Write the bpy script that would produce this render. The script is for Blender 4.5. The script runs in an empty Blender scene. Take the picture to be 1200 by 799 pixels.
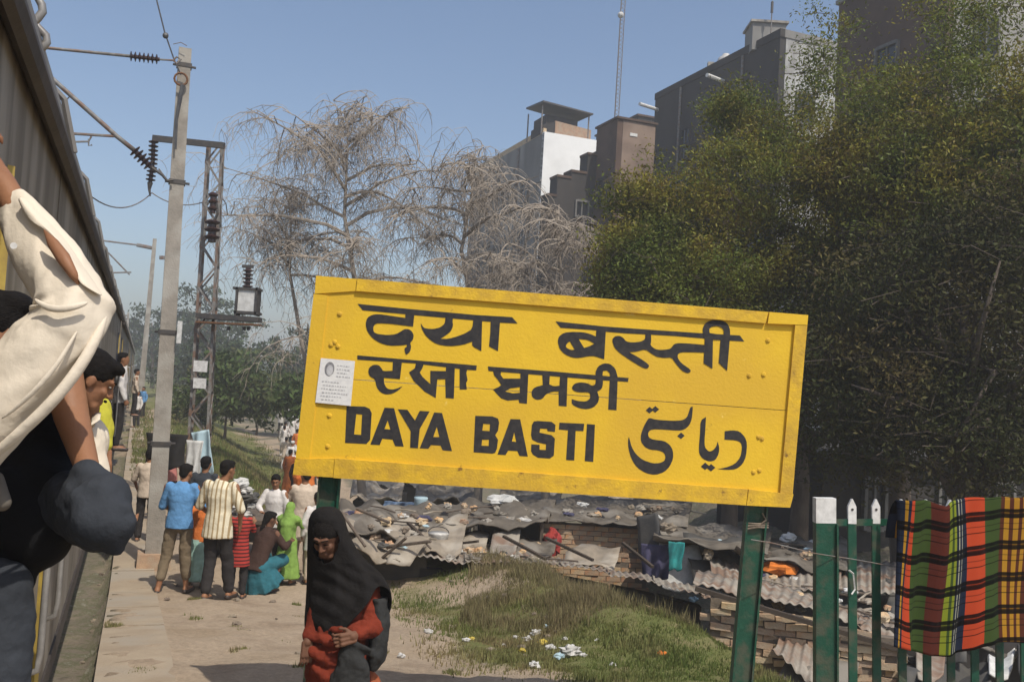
import bpy, math, random
import numpy as np
from mathutils import Vector, Matrix, Euler, noise
from mathutils.geometry import tessellate_polygon

SC = bpy.context.scene
COL = SC.collection
random.seed(7)
RNG = np.random.default_rng(7)

# ------------------------------------------------------------------ camera
FPX = 1100.0
CAM = Vector((0, 0, 2.3))
PITCH = math.radians(2.7)
ROLL = math.radians(3.4)
_F = Vector((0, math.cos(PITCH), math.sin(PITCH)))
_U0 = Vector((0, -math.sin(PITCH), math.cos(PITCH)))
_R0 = Vector((1, 0, 0))
_R = _R0 * math.cos(ROLL) + _U0 * math.sin(ROLL)
_U = -_R0 * math.sin(ROLL) + _U0 * math.cos(ROLL)
cd = bpy.data.cameras.new('camera')
cam = bpy.data.objects.new('camera', cd)
COL.objects.link(cam)
cd.sensor_width = 36
cd.lens = 36 * FPX / 1200
cd.clip_start = 0.05
cd.clip_end = 9000
cam.matrix_world = Matrix(((_R.x, _U.x, -_F.x, CAM.x), (_R.y, _U.y, -_F.y, CAM.y), (_R.z, _U.z, -_F.z, CAM.z), (0, 0, 0, 1)))
SC.camera = cam

# ------------------------------------------------------------------ light
SUN_H = Vector((-0.567, 0.823, 0)).normalized()      # the way the light travels over the ground
SUN_EL = math.radians(56)
sd = bpy.data.lights.new('sun', 'SUN')
sd.energy = 3.8
sd.angle = math.radians(0.5)
sd.color = (1.0, 0.93, 0.82)
sun = bpy.data.objects.new('sun', sd)
COL.objects.link(sun)
_sd = Vector((SUN_H.x * math.cos(SUN_EL), SUN_H.y * math.cos(SUN_EL), -math.sin(SUN_EL)))
sun.rotation_euler = _sd.to_track_quat('-Z', 'Y').to_euler()
W = bpy.data.worlds.new("World")
SC.world = W
W.use_nodes = True
nt = W.node_tree
bg = nt.nodes['Background']
sky = nt.nodes.new('ShaderNodeTexSky')
sky.sky_type = 'NISHITA'
sky.sun_disc = False
sky.sun_elevation = SUN_EL
sky.sun_rotation = math.atan2(-SUN_H.x, -SUN_H.y)
sky.altitude = 200
sky.air_density = 1.0
sky.dust_density = 2.6
sky.ozone_density = 1.5
nt.links.new(sky.outputs[0], bg.inputs[0])
bg.inputs[1].default_value = 0.145
SC.view_settings.view_transform = 'Standard'
SC.view_settings.look = 'None'
SC.view_settings.exposure = 0.0
SC.view_settings.gamma = 1.0
SC.view_settings.use_curve_mapping = False
SC.render.engine = 'CYCLES'
SC.cycles.volume_bounces = 1
SC.cycles.transparent_max_bounces = 12

# ------------------------------------------------------------------ placing helpers
def V(px, py, D):
    """point seen at photo pixel (px,py) standing D metres ahead"""
    d = _F + _R * ((px - 600) / FPX) - _U * ((py - 399.5) / FPX)
    return CAM + d * (D / d.y)
TX, TY = -0.368, 0.930                                # the railway runs along (TX,TY)
def T(q, s, z):
    """q metres right of the lens, s metres along the track"""
    return Vector((q * TY + TX * s, -q * TX + TY * s, z))
def VS(px, py, s):
    d = _F + _R * ((px - 600) / FPX) - _U * ((py - 399.5) / FPX)
    k = TX * d.x + TY * d.y
    return CAM + d * (s / k)
def sst(a, b, x):
    t = np.clip((np.asarray(x, float) - a) / (b - a), 0, 1)
    return t * t * (3 - 2 * t)
def wob(x, y, f=1.0):
    x = np.asarray(x, float) * f; y = np.asarray(y, float) * f
    return (np.sin(1.7 * x + 2.3 * y + .5) + np.sin(-2.9 * x + 1.3 * y + 1.9) + np.sin(4.1 * x + 3.7 * y + 4.) * .6 + np.sin(6.3 * x - 5.9 * y) * .4) / 3
def terrain(x, y):
    x = np.asarray(x, float); y = np.asarray(y, float)
    q = TY * x - TX * y
    s = TX * x + TY * y
    plat = -0.125 * np.clip(y - 7.3, 0, 4.7)
    plat = plat + 0.38 * np.exp(-((q - 5.0) / .8) ** 2) * sst(8, 10, y) * (1 - sst(14, 17, y))     # the grassy bank
    low = -2.3 + 0.5 * sst(25, 60, y)
    low = low + sst(16, 25, y) * sst(3.5, 7, x) * 2.0
    low = low + 0.12 * wob(x, y, .6) * sst(13, 18, y)
    qe = 5.35 - 2.9 * sst(13.5, 21, s)
    k = sst(0, 1, (q - qe) / (1.1 + 2.4 * sst(14, 22, s)))
    z = plat * (1 - k) + low * k
    z = z + 0.03 * wob(x, y, 1.3) + 0.012 * wob(x, y, 5.0)
    # ballast strip below the coaches
    z = np.where((q < -0.12), z - 0.33, z)
    far = sst(120, 260, np.hypot(x, y))
    return z * (1 - far) + far * (-1.2)
def tz(x, y): return float(terrain(x, y))
def G(px, py, dmax=200):
    D = 3.0
    while D < dmax:
        p = V(px, py, D)
        if p.z < tz(p.x, p.y): return p
        D *= 1.006
    return p
def on(px, D):
    """ground point under the column px at D metres ahead"""
    x = V(px, 450, D).x
    for _ in range(3):
        z = tz(x, D)
        # column px slants with the roll: solve for x on that height
        p0 = V(px, 300, D); p1 = V(px, 700, D)
        t = (z - p0.z) / (p1.z - p0.z)
        x = p0.x + (p1.x - p0.x) * t
    return Vector((x, D, tz(x, D)))

# ------------------------------------------------------------------ objects
def link(o, parent=None):
    COL.objects.link(o)
    if parent is not None: o.parent = parent
    return o
def tag(o, label=None, cat=None, group=None, kind=None):
    if label: o['label'] = label
    if cat: o['category'] = cat
    if group: o['group'] = group
    if kind: o['kind'] = kind
    return o
def thing(name, label, cat, loc=(0, 0, 0), rz=0, group=None):
    o = bpy.data.objects.new(name, None)
    o.empty_display_size = .2
    o.location = loc; o.rotation_euler = (0, 0, rz)
    link(o); tag(o, label, cat, group)
    return o
def copy_tree(o, parent=None):
    c = o.copy(); link(c, parent)
    for ch in o.children: copy_tree(ch, c)
    return c

class MB:
    def __init__(s): s.v = []; s.f = []
    def add(s, vs, fs):
        n = len(s.v); s.v += [tuple(v) for v in vs]; s.f += [tuple(i + n for i in f) for f in fs]; return s
    def box(s, c, d, M=None):
        c = Vector(c); x, y, z = d[0] / 2, d[1] / 2, d[2] / 2
        vs = [Vector((i * x, j * y, k * z)) for i in (-1, 1) for j in (-1, 1) for k in (-1, 1)]
        if M is not None: vs = [M @ v for v in vs]
        vs = [v + c for v in vs]
        return s.add(vs, [(0, 1, 3, 2), (4, 6, 7, 5), (0, 4, 5, 1), (2, 3, 7, 6), (0, 2, 6, 4), (1, 5, 7, 3)])
    def hexa(s, p):      # 8 points: bottom loop 0-3, top loop 4-7
        return s.add(p, [(3, 2, 1, 0), (4, 5, 6, 7), (0, 1, 5, 4), (1, 2, 6, 5), (2, 3, 7, 6), (3, 0, 4, 7)])
    def bar(s, a, b, w, t, up=(0, 0, 1)):   # rectangular bar a->b, w across, t along up
        a = Vector(a); b = Vector(b); d = (b - a).normalized(); u = Vector(up)
        r = d.cross(u)
        if r.length < 1e-4: r = d.cross(Vector((1, 0, 0)))
        r.normalize(); u = r.cross(d)
        q = [-1, 1]
        o = [r * (i * w / 2) + u * (j * t / 2) for i, j in ((-1, -1), (1, -1), (1, 1), (-1, 1))]
        return s.hexa([a + k for k in o] + [b + k for k in o])
    def tube(s, pts, rad, n=8, cap=True, ref=None, fn=None):
        """rad: number, or one per point, or (a,b) pairs"""
        pts = [Vector(p) for p in pts]; N = len(pts)
        if not isinstance(rad, (list, tuple)): rad = [rad] * N
        base = len(s.v); prev = None
        for i, p in enumerate(pts):
            d = (pts[min(i + 1, N - 1)] - pts[max(i - 1, 0)])
            if d.length < 1e-9: d = Vector((0, 0, 1))
            d.normalize()
            if prev is None:
                r = Vector(ref) if ref is not None else (Vector((0, 0, 1)) if abs(d.z) < .9 else Vector((1, 0, 0)))
            else: r = prev
            r = r - d * r.dot(d)
            if r.length < 1e-6: r = d.orthogonal()
            r.normalize(); prev = r
            w = d.cross(r)
            ra = rad[i]
            a, b = (ra if isinstance(ra, (tuple, list)) else (ra, ra))
            for k in range(n):
                t = 2 * math.pi * k / n
                m = fn(i / max(1, N - 1), t) if fn else 1
                s.v.append(tuple(p + r * (math.cos(t) * a * m) + w * (math.sin(t) * b * m)))
        for i in range(N - 1):
            for k in range(n):
                a = base + i * n + k; b = base + i * n + (k + 1) % n
                s.f.append((a, b, b + n, a + n))
        if cap:
            s.f.append(tuple(base + k for k in reversed(range(n))))
            s.f.append(tuple(base + (N - 1) * n + k for k in range(n)))
        return s
    def cap(s, a, b, ra, rb=None, n=12, fl=1.0, ref=None):
        """tapered limb with rounded ends"""
        a = Vector(a); b = Vector(b); rb = ra if rb is None else rb
        d = b - a
        if d.length < 1e-6: d = Vector((0, 0, 1e-4))
        L = d.normalized(); pts = []; rad = []
        for t in (-1, -.92, -.7, -.38): pts.append(a + L * (ra * t)); rad.append(max(1e-4, ra * math.sqrt(max(0, 1 - t * t))))
        for t in (0, .33, .67, 1): pts.append(a.lerp(b, t)); rad.append(ra + (rb - ra) * t)
        for t in (.38, .7, .92, 1): pts.append(b + L * (rb * t)); rad.append(max(1e-4, rb * math.sqrt(max(0, 1 - t * t))))
        return s.tube(pts, [(r, r * fl) for r in rad], n, True, ref)
    def ell(s, c, r, M=None, n=16, m=10):
        c = Vector(c); base = len(s.v)
        if not isinstance(r, (tuple, list)): r = (r, r, r)
        def P(v):
            v = Vector((v[0] * r[0], v[1] * r[1], v[2] * r[2]))
            return tuple((M @ v if M is not None else v) + c)
        s.v.append(P((0, 0, -1)))
        for i in range(1, m):
            a = -math.pi / 2 + math.pi * i / m
            for k in range(n):
                t = 2 * math.pi * k / n
                s.v.append(P((math.cos(a) * math.cos(t), math.cos(a) * math.sin(t), math.sin(a))))
        s.v.append(P((0, 0, 1)))
        top = len(s.v) - 1
        for k in range(n): s.f.append((base, base + 1 + (k + 1) % n, base + 1 + k))
        for i in range(m - 2):
            for k in range(n):
                a = base + 1 + i * n + k; b = base + 1 + i * n + (k + 1) % n
                s.f.append((a, b, b + n, a + n))
        o = base + 1 + (m - 2) * n
        for k in range(n): s.f.append((o + k, o + (k + 1) % n, top))
        return s
    def lathe(s, p, prof, n=12, axis=(0, 0, 1)):
        p = Vector(p); ax = Vector(axis).normalized()
        return s.tube([p + ax * z for z, r in prof], [max(r, 1e-4) for z, r in prof], n)
    def build(s, name, m, parent=None, smooth=False, kind=None, label=None):
        me = bpy.data.meshes.new(name); me.from_pydata(s.v, [], s.f)
        me.materials.append(m)
        if smooth: me.polygons.foreach_set('use_smooth', [True] * len(me.polygons))
        me.update()
        o = bpy.data.objects.new(name, me); link(o, parent)
        if kind: o['kind'] = kind
        if label: o['label'] = label
        return o
def npmesh(name, verts, nper, m, parent=None, kind=None, smooth=False):
    """verts: (N*nper,3) array, every nper verts one face"""
    me = bpy.data.meshes.new(name)
    n = len(verts); F = n // nper
    me.vertices.add(n); me.vertices.foreach_set('co', np.asarray(verts, np.float32).ravel())
    me.loops.add(n); me.loops.foreach_set('vertex_index', np.arange(n, dtype=np.int32))
    me.polygons.add(F)
    me.polygons.foreach_set('loop_start', np.arange(0, n, nper, dtype=np.int32))
    me.polygons.foreach_set('loop_total', np.full(F, nper, dtype=np.int32))
    me.materials.append(m); me.update(calc_edges=True)
    o = bpy.data.objects.new(name, me); link(o, parent)
    if kind: o['kind'] = kind
    return o
_tex = {}
def cloth_tex(size):
    if size not in _tex:
        t = bpy.data.textures.new('folds', 'CLOUDS'); t.noise_scale = size; t.noise_depth = 2; _tex[size] = t
    return _tex[size]
def flesh(o, voxel, smooth=4, disp=0, dsize=.12, sub=0):
    """grow the overlapping volumes of one mesh into a single continuous skin"""
    m = o.modifiers.new('remesh', 'REMESH'); m.mode = 'VOXEL'; m.voxel_size = voxel; m.use_smooth_shade = True
    if smooth:
        k = o.modifiers.new('smooth', 'SMOOTH'); k.iterations = smooth; k.factor = .5
    if disp:
        d = o.modifiers.new('folds', 'DISPLACE'); d.texture = cloth_tex(dsize); d.strength = disp; d.mid_level = .5; d.texture_coords = 'LOCAL'
    return o

# ------------------------------------------------------------------ materials
M = {}
def mat(name, c1, c2=None, scale=6, rough=.8, bump=0, bscale=None, metal=0, detail=6, stretch=None, c3=None, s3=1.5, island=0, trans=0, thr=(.35, .65), spec=None):
    m = bpy.data.materials.new(name); m.use_nodes = True
    n = m.node_tree.nodes; L = m.node_tree.links
    b = n['Principled BSDF']
    b.inputs['Roughness'].default_value = rough; b.inputs['Metallic'].default_value = metal
    if spec is not None: b.inputs['Specular IOR Level'].default_value = spec
    tc = n.new('ShaderNodeTexCoord'); src = tc.outputs['Object']
    if stretch:
        mp = n.new('ShaderNodeMapping'); mp.inputs['Scale'].default_value = stretch
        L.new(src, mp.inputs[0]); src = mp.outputs[0]
    if c2 is None: c2 = tuple(x * .75 for x in c1)
    tx = n.new('ShaderNodeTexNoise'); tx.inputs['Scale'].default_value = scale; tx.inputs['Detail'].default_value = detail; tx.inputs['Roughness'].default_value = .62
    L.new(src, tx.inputs['Vector'])
    r = n.new('ShaderNodeValToRGB'); r.color_ramp.elements[0].position = thr[0]; r.color_ramp.elements[1].position = thr[1]
    r.color_ramp.elements[0].color = (*c1, 1); r.color_ramp.elements[1].color = (*c2, 1)
    L.new(tx.outputs[0], r.inputs[0]); out = r.outputs[0]
    if c3 is not None:
        t3 = n.new('ShaderNodeTexNoise'); t3.inputs['Scale'].default_value = s3; t3.inputs['Detail'].default_value = 4
        L.new(src, t3.inputs['Vector'])
        r3 = n.new('ShaderNodeValToRGB'); r3.color_ramp.elements[0].position = .47; r3.color_ramp.elements[1].position = .62
        L.new(t3.outputs[0], r3.inputs[0])
        mx = n.new('ShaderNodeMix'); mx.data_type = 'RGBA'
        L.new(r3.outputs[0], mx.inputs[0]); L.new(out, mx.inputs[6]); mx.inputs[7].default_value = (*c3, 1)
        out = mx.outputs[2]
    if island:
        g = n.new('ShaderNodeNewGeometry'); h = n.new('ShaderNodeHueSaturation')
        mr = n.new('ShaderNodeMapRange'); mr.inputs[3].default_value = 1 - island; mr.inputs[4].default_value = 1 + island
        oi = n.new('ShaderNodeObjectInfo'); rnd = oi.outputs['Random'] if name.startswith('brick') or name == 'stone' else g.outputs['Random Per Island']
        L.new(rnd, mr.inputs[0]); L.new(mr.outputs[0], h.inputs['Value'])
        mr2 = n.new('ShaderNodeMapRange'); mr2.inputs[3].default_value = .5 - island * .05; mr2.inputs[4].default_value = .5 + island * .05
        L.new(rnd, mr2.inputs[0]); L.new(mr2.outputs[0], h.inputs['Hue'])
        L.new(out, h.inputs['Color']); out = h.outputs[0]
    L.new(out, b.inputs['Base Color'])
    if bump:
        bt = n.new('ShaderNodeTexNoise'); bt.inputs['Scale'].default_value = bscale or scale * 4; bt.inputs['Detail'].default_value = 6
        L.new(src, bt.inputs['Vector'])
        bm = n.new('ShaderNodeBump'); bm.inputs['Strength'].default_value = bump; bm.inputs['Distance'].default_value = .02
        L.new(bt.outputs[0], bm.inputs['Height']); L.new(bm.outputs[0], b.inputs['Normal'])
    if trans:
        tl = n.new('ShaderNodeBsdfTranslucent'); L.new(out, tl.inputs[0])
        ms = n.new('ShaderNodeMixShader'); ms.inputs[0].default_value = trans
        L.new(b.outputs[0], ms.inputs[1]); L.new(tl.outputs[0], ms.inputs[2]); L.new(ms.outputs[0], n['Material Output'].inputs[0])
    M[name] = m
    return m
mat('sign_yellow', (.77, .50, .03), (.71, .45, .028), 5, .6, .12, 60, c3=(.66, .41, .035), s3=1.1, thr=(.3, .7), spec=.25)
mat('sign_edge', (.74, .47, .03), (.52, .32, .04), 9, .65, .2, 70, spec=.25)
mat('sign_black', (.022, .022, .026), (.045, .042, .04), 30, .7, spec=.25)
def specks(name, col, scale, lo, hi):
    m = M[name]; n = m.node_tree.nodes; L = m.node_tree.links; b = n['Principled BSDF']; src = b.inputs['Base Color'].links[0].from_socket
    tc = n.new('ShaderNodeTexCoord'); t = n.new('ShaderNodeTexNoise'); t.inputs['Scale'].default_value = scale; t.inputs['Detail'].default_value = 7; t.inputs['Roughness'].default_value = .7
    L.new(tc.outputs['Object'], t.inputs[0]); r = n.new('ShaderNodeMapRange'); r.inputs[1].default_value = lo; r.inputs[2].default_value = hi; L.new(t.outputs[0], r.inputs[0])
    mx = n.new('ShaderNodeMix'); mx.data_type = 'RGBA'; L.new(r.outputs[0], mx.inputs[0]); L.new(src, mx.inputs[6]); mx.inputs[7].default_value = (*col, 1); L.new(mx.outputs[2], b.inputs['Base Color'])
specks('sign_yellow', (.30, .17, .03), 5.5, .66, .74); specks('sign_yellow', (.82, .62, .16), 9, .67, .75); specks('sign_edge', (.22, .12, .03), 11, .62, .72); specks('sign_black', (.34, .22, .03), 34, .70, .74)
mat('post_green', (.006, .055, .032), (.012, .075, .045), 14, .45, .15, 60, c3=(.06, .075, .05), s3=9, spec=.35)
mat('rust', (.10, .045, .022), (.19, .09, .04), 25, .9, .2)
mat('paper', (.74, .74, .72), (.62, .62, .62), 40, .9, thr=(.4, .75))
mat('ink', (.16, .16, .17), (.28, .28, .29), 60, .9)
mat('ink_pale', (.42, .42, .43), (.55, .55, .56), 50, .9)
mat('white_paint', (.72, .72, .70), (.5, .5, .48), 18, .7)
mat('coping', (.37, .30, .215), (.30, .235, .165), 2.2, .95, .35, 40, c3=(.33, .285, .225), s3=1.2)
mat('concrete', (.30, .27, .23), (.22, .20, .17), 7, .9, .3, 40, c3=(.36, .34, .30), s3=2)
mat('steel_grey', (.22, .22, .21), (.13, .12, .11), 12, .6, .1, c3=(.16, .10, .07), s3=7)
mat('dark_steel', (.035, .035, .038), (.07, .06, .05), 14, .6)
mat('wire_metal', (.05, .05, .055), (.09, .09, .09), 10, .5)
mat('insulator', (.045, .022, .018), (.03, .016, .014), 8, .3)
mat('brick', (.48, .26, .13), (.52, .34, .20), 9, .95, .4, 60, c3=(.42, .31, .20), s3=6, island=.2)
mat('brick_old', (.50, .35, .22), (.38, .25, .16), 7, .95, .4, 60, c3=(.42, .33, .23), s3=5, island=.3)
mat('mortar', (.20, .16, .12), (.12, .10, .08), 10, .95, .4)
mat('sheet_metal', (.33, .30, .25), (.20, .17, .14), 4, .75, .2, 30, c3=(.20, .13, .09), s3=3)
mat('tarp_grey', (.135, .115, .09), (.085, .072, .056), 5, .8, .4, 14, c3=(.21, .19, .16), s3=1.8)
mat('tarp_tan', (.30, .25, .19), (.20, .17, .13), 5, .9, .5, 14, c3=(.37, .33, .27), s3=2.2)
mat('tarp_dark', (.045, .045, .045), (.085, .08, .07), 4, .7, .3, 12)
mat('blue_tarp', (.07, .13, .24), (.12, .17, .25), 6, .6)
mat('cloth_white', (.62, .62, .60), (.45, .45, .43), 9, .9, .2)
mat('cloth_paleblue', (.42, .55, .60), (.33, .45, .50), 9, .9)
mat('cloth_teal', (.02, .26, .25), (.02, .17, .17), 9, .9)
mat('cloth_purple', (.06, .055, .11), (.04, .04, .08), 9, .9)
mat('cloth_orange', (.75, .22, .03), (.55, .15, .02), 9, .9)
mat('cloth_black', (.012, .012, .013), (.022, .021, .02), 9, .95)
mat('cloth_red', (.36, .04, .03), (.26, .03, .03), 9, .9)
mat('plastic_white', (.58, .57, .54), (.38, .37, .35), 14, .45)
mat('plastic_yellow', (.55, .42, .05), (.4, .3, .05), 14, .5)
mat('stone', (.25, .20, .15), (.16, .13, .10), 9, .95, .4, island=.25)
mat('bark', (.14, .11, .085), (.085, .065, .05), 9, .95, .5, 30, stretch=(1, 1, .3))
mat('bare_bark', (.34, .29, .235), (.22, .185, .15), 3, .95)
mat('twig_brown', (.065, .048, .035), (.04, .03, .022), 3, .95)
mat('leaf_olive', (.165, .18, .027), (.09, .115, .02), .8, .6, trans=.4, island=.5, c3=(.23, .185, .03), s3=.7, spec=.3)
mat('leaf_dark', (.045, .056, .014), (.028, .036, .011), .8, .65, trans=.25, island=.45, c3=(.085, .065, .025), s3=.6, spec=.25)  # dark leaf copy with the crown shade put into its colour
mat('leaf_brown', (.058, .062, .016), (.034, .038, .011), .8, .7, trans=.2, island=.45, c3=(.085, .065, .022), s3=.6, spec=.2)  # brownish leaves, darkened to carry the shade under overhanging crowns
mat('leaf_far', (.06, .085, .035), (.045, .06, .03), .3, .8, trans=.2, island=.35, spec=.2)
mat('leaf_bush', (.075, .11, .03), (.05, .07, .022), .5, .75, trans=.25, island=.35, c3=(.11, .12, .05), s3=.4, spec=.2)
mat('grass_green', (.13, .17, .045), (.20, .20, .07), .9, .8, trans=.3, island=.35, c3=(.27, .22, .11), s3=.8, spec=.2)
mat('grass_dry', (.27, .22, .12), (.17, .15, .07), 1.5, .85, trans=.25, island=.3, spec=.2)
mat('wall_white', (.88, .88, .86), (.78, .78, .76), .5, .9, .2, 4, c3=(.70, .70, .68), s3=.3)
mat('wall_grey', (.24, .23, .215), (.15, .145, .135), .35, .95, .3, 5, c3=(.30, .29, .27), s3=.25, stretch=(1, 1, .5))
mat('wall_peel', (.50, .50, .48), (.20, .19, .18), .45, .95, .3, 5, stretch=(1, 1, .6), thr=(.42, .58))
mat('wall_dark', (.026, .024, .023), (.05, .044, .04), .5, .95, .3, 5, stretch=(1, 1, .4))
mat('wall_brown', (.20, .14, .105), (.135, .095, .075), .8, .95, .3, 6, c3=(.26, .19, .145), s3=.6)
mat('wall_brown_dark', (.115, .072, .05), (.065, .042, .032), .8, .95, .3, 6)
mat('glass_dark', (.015, .017, .02), (.03, .03, .035), 2, .2)
mat('frame_grey', (.16, .15, .14), (.10, .10, .09), 6, .8)
mat('train_side', (.21, .18, .14), (.105, .088, .066), 1.6, .6, .1, stretch=(1.2, 1.2, .25), c3=(.28, .25, .205), s3=3.5)
mat('train_dark', (.035, .028, .024), (.06, .048, .04), 3, .7, .2)
mat('train_blue', (.035, .045, .065), (.05, .055, .07), 3, .5)
mat('train_roof', (.19, .185, .175), (.12, .11, .10), 2.5, .7, .1, stretch=(1, 1, .3))
mat('train_yellow', (.50, .36, .07), (.33, .23, .06), 12, .6)
mat('bar_metal', (.34, .33, .31), (.22, .21, .20), 10, .4, metal=.3)
mat('skin_brown', (.30, .145, .075), (.235, .11, .058), 5, .55, .08, 90, spec=.3)
mat('skin_dark', (.16, .075, .042), (.12, .056, .033), 5, .7, .08, 90, spec=.35)
mat('hair_black', (.006, .005, .005), (.012, .010, .009), 40, .75, .5, 120, stretch=(1, 1, 4), spec=.15)
mat('eye_white', (.32, .28, .25), (.28, .24, .2), 5, .3)
mat('shoe_dark', (.03, .022, .018), (.05, .035, .03), 8, .6)

def cloth(name, c, v=.72, bump=.25):
    return mat(name, c, tuple(x * v for x in c), 7, .92, min(1, bump * 2.6), 15, spec=.15)
cloth('shirt_cream', (.70, .62, .50), .9, .15)
cloth('shirt_blue', (.13, .31, .58)); cloth('shirt_white', (.66, .63, .60), .88); cloth('shirt_beige', (.58, .48, .38), .85)
cloth('trouser_khaki', (.23, .18, .12)); cloth('trouser_dark', (.035, .032, .032)); cloth('trouser_slate', (.042, .047, .056), .8)
cloth('dress_green', (.22, .36, .08)); cloth('skirt_teal', (.035, .15, .19)); cloth('top_brown', (.06, .035, .028))
cloth('kurta_rust', (.19, .032, .016), .7); cloth('shawl_black', (.014, .013, .013), .8, .3); cloth('drape_charcoal', (.035, .036, .036)); cloth('salwar_orange', (.34, .10, .045))
cloth('cloth_saffron', (.70, .20, .05)); cloth('shirt_yellow', (.55, .52, .06)); cloth('top_black', (.009, .0095, .011), .8, .2)
cloth('shirt_pink', (.50, .20, .18)); cloth('cloth_mint', (.35, .55, .48))

def stripe_mat(name, base, line, freq, axis=0, lo=.62):
    m = mat(name, base, tuple(x * .88 for x in base), 7, .92, .2, 45, spec=.15)
    n = m.node_tree.nodes; L = m.node_tree.links
    b = n['Principled BSDF']; src = b.inputs['Base Color'].links[0].from_socket
    tc = n.new('ShaderNodeTexCoord'); sp = n.new('ShaderNodeSeparateXYZ'); L.new(tc.outputs['Object'], sp.inputs[0])
    mu = n.new('ShaderNodeMath'); mu.operation = 'MULTIPLY'; mu.inputs[1].default_value = freq; L.new(sp.outputs[axis], mu.inputs[0])
    fr = n.new('ShaderNodeMath'); fr.operation = 'FRACT'; L.new(mu.outputs[0], fr.inputs[0])
    g = n.new('ShaderNodeMath'); g.operation = 'GREATER_THAN'; g.inputs[1].default_value = lo; L.new(fr.outputs[0], g.inputs[0])
    mx = n.new('ShaderNodeMix'); mx.data_type = 'RGBA'; L.new(g.outputs[0], mx.inputs[0]); L.new(src, mx.inputs[6]); mx.inputs[7].default_value = (*line, 1)
    L.new(mx.outputs[2], b.inputs['Base Color'])
    return m
stripe_mat('shirt_striped', (.72, .66, .50), (.36, .27, .15), 17, 0, .66)
stripe_mat('red_plaid', (.42, .05, .04), (.08, .02, .02), 22, 2, .6)

# ground: earth with grass where the attribute says so
def ground_mat():
    m = bpy.data.materials.new('earth'); m.use_nodes = True; M['earth'] = m
    n = m.node_tree.nodes; L = m.node_tree.links; b = n['Principled BSDF']; b.inputs['Roughness'].default_value = .95; b.inputs['Specular IOR Level'].default_value = .15
    tc = n.new('ShaderNodeTexCoord')
    def noise_(s, d=8, r=.65):
        t = n.new('ShaderNodeTexNoise'); t.inputs['Scale'].default_value = s; t.inputs['Detail'].default_value = d; t.inputs['Roughness'].default_value = r
        L.new(tc.outputs['Object'], t.inputs[0]); return t.outputs[0]
    def ramp(src, p, cols):
        r = n.new('ShaderNodeValToRGB'); cr = r.color_ramp
        while len(cr.elements) < len(p): cr.elements.new(.5)
        for e, q, c in zip(cr.elements, p, cols): e.position = q; e.color = (*c, 1)
        L.new(src, r.inputs[0]); return r.outputs[0]
    def mix(f, a, c):
        x = n.new('ShaderNodeMix'); x.data_type = 'RGBA'
        L.new(f, x.inputs[0]); L.new(a, x.inputs[6]); L.new(c, x.inputs[7]); return x.outputs[2]
    dirt = ramp(noise_(.9), (.3, .5, .7), ((.33, .255, .175), (.40, .32, .235), (.27, .205, .145)))
    fine = ramp(noise_(22, 6, .8), (.3, .7), ((.72, .72, .72), (1.12, 1.1, 1.08)))
    mm = n.new('ShaderNodeMix'); mm.data_type = 'RGBA'; mm.blend_type = 'MULTIPLY'; mm.inputs[0].default_value = 1
    L.new(dirt, mm.inputs[6]); L.new(fine, mm.inputs[7]); dirt = mm.outputs[2]
    grass = ramp(noise_(3.5), (.3, .5, .72), ((.105, .13, .04), (.15, .155, .055), (.22, .18, .10)))
    rub = ramp(noise_(5, 8, .75), (.3, .45, .55, .7), ((.09, .08, .06), (.20, .17, .13), (.12, .12, .07), (.32, .29, .25)))
    at = n.new('ShaderNodeAttribute'); at.attribute_name = 'grass'
    sp = n.new('ShaderNodeSeparateXYZ'); L.new(at.outputs['Vector'], sp.inputs[0])
    def edge(ch, s):
        a = n.new('ShaderNodeMath'); a.operation = 'ADD'; L.new(sp.outputs[ch], a.inputs[0]); L.new(noise_(s, 5), a.inputs[1])
        q = n.new('ShaderNodeMapRange'); q.inputs[1].default_value = .85; q.inputs[2].default_value = 1.15; L.new(a.outputs[0], q.inputs[0]); return q.outputs[0]
    c = mix(edge(0, 2.2), dirt, grass)
    c = mix(edge(1, 1.2), c, rub)
    L.new(c, b.inputs['Base Color'])
    bm = n.new('ShaderNodeBump'); bm.inputs['Strength'].default_value = .6; bm.inputs['Distance'].default_value = .04
    L.new(noise_(14, 8, .75), bm.inputs['Height']); L.new(bm.outputs[0], b.inputs['Normal'])
ground_mat()

def grass_mask(x, y):
    q = TY * x - TX * y; s = TX * x + TY * y
    # the bank between path and shacks
    m = sst(2.4, 3.6, q - (y - 8) * .12 + .3 * wob(x, y, 1.0)) * sst(7.0, 8.4, y + .5 * x * 0 + .4 * wob(x, y, .9)) * (1 - sst(15, 19, y)) * (1 - sst(5.4, 6.3, q))
    m = m * (1 - .9 * np.exp(-((x + .3) ** 2 / .9 + (y - 12.6) ** 2 / .8)))            # bare crest
    m2 = sst(1.4, 2.4, q) * (1 - sst(5.4, 6.6, q)) * sst(18, 22, s)                      # embankment
    m3 = sst(1.0, 2.0, q) * sst(25, 40, s) * (1 - sst(6.2, 7.2, q))
    m4 = sst(-.05, .1, q) * (1 - sst(.1, 1.3, q)) * sst(24, 34, s)
    far = sst(70, 110, np.hypot(x, y))
    return np.clip(np.maximum.reduce([m, m2, m3 * .9, m4, far]), 0, 1)
def rubble_mask(x, y):
    q = TY * x - TX * y
    low = sst(5.6, 6.8, q)
    path = np.exp(-((q - 7.6) / .9) ** 2) * sst(24, 30, y)
    bal = (q < -.05) * .7
    return np.clip(np.maximum(low * (1 - path) * (1 - sst(90, 130, y)), bal), 0, 1)
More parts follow.
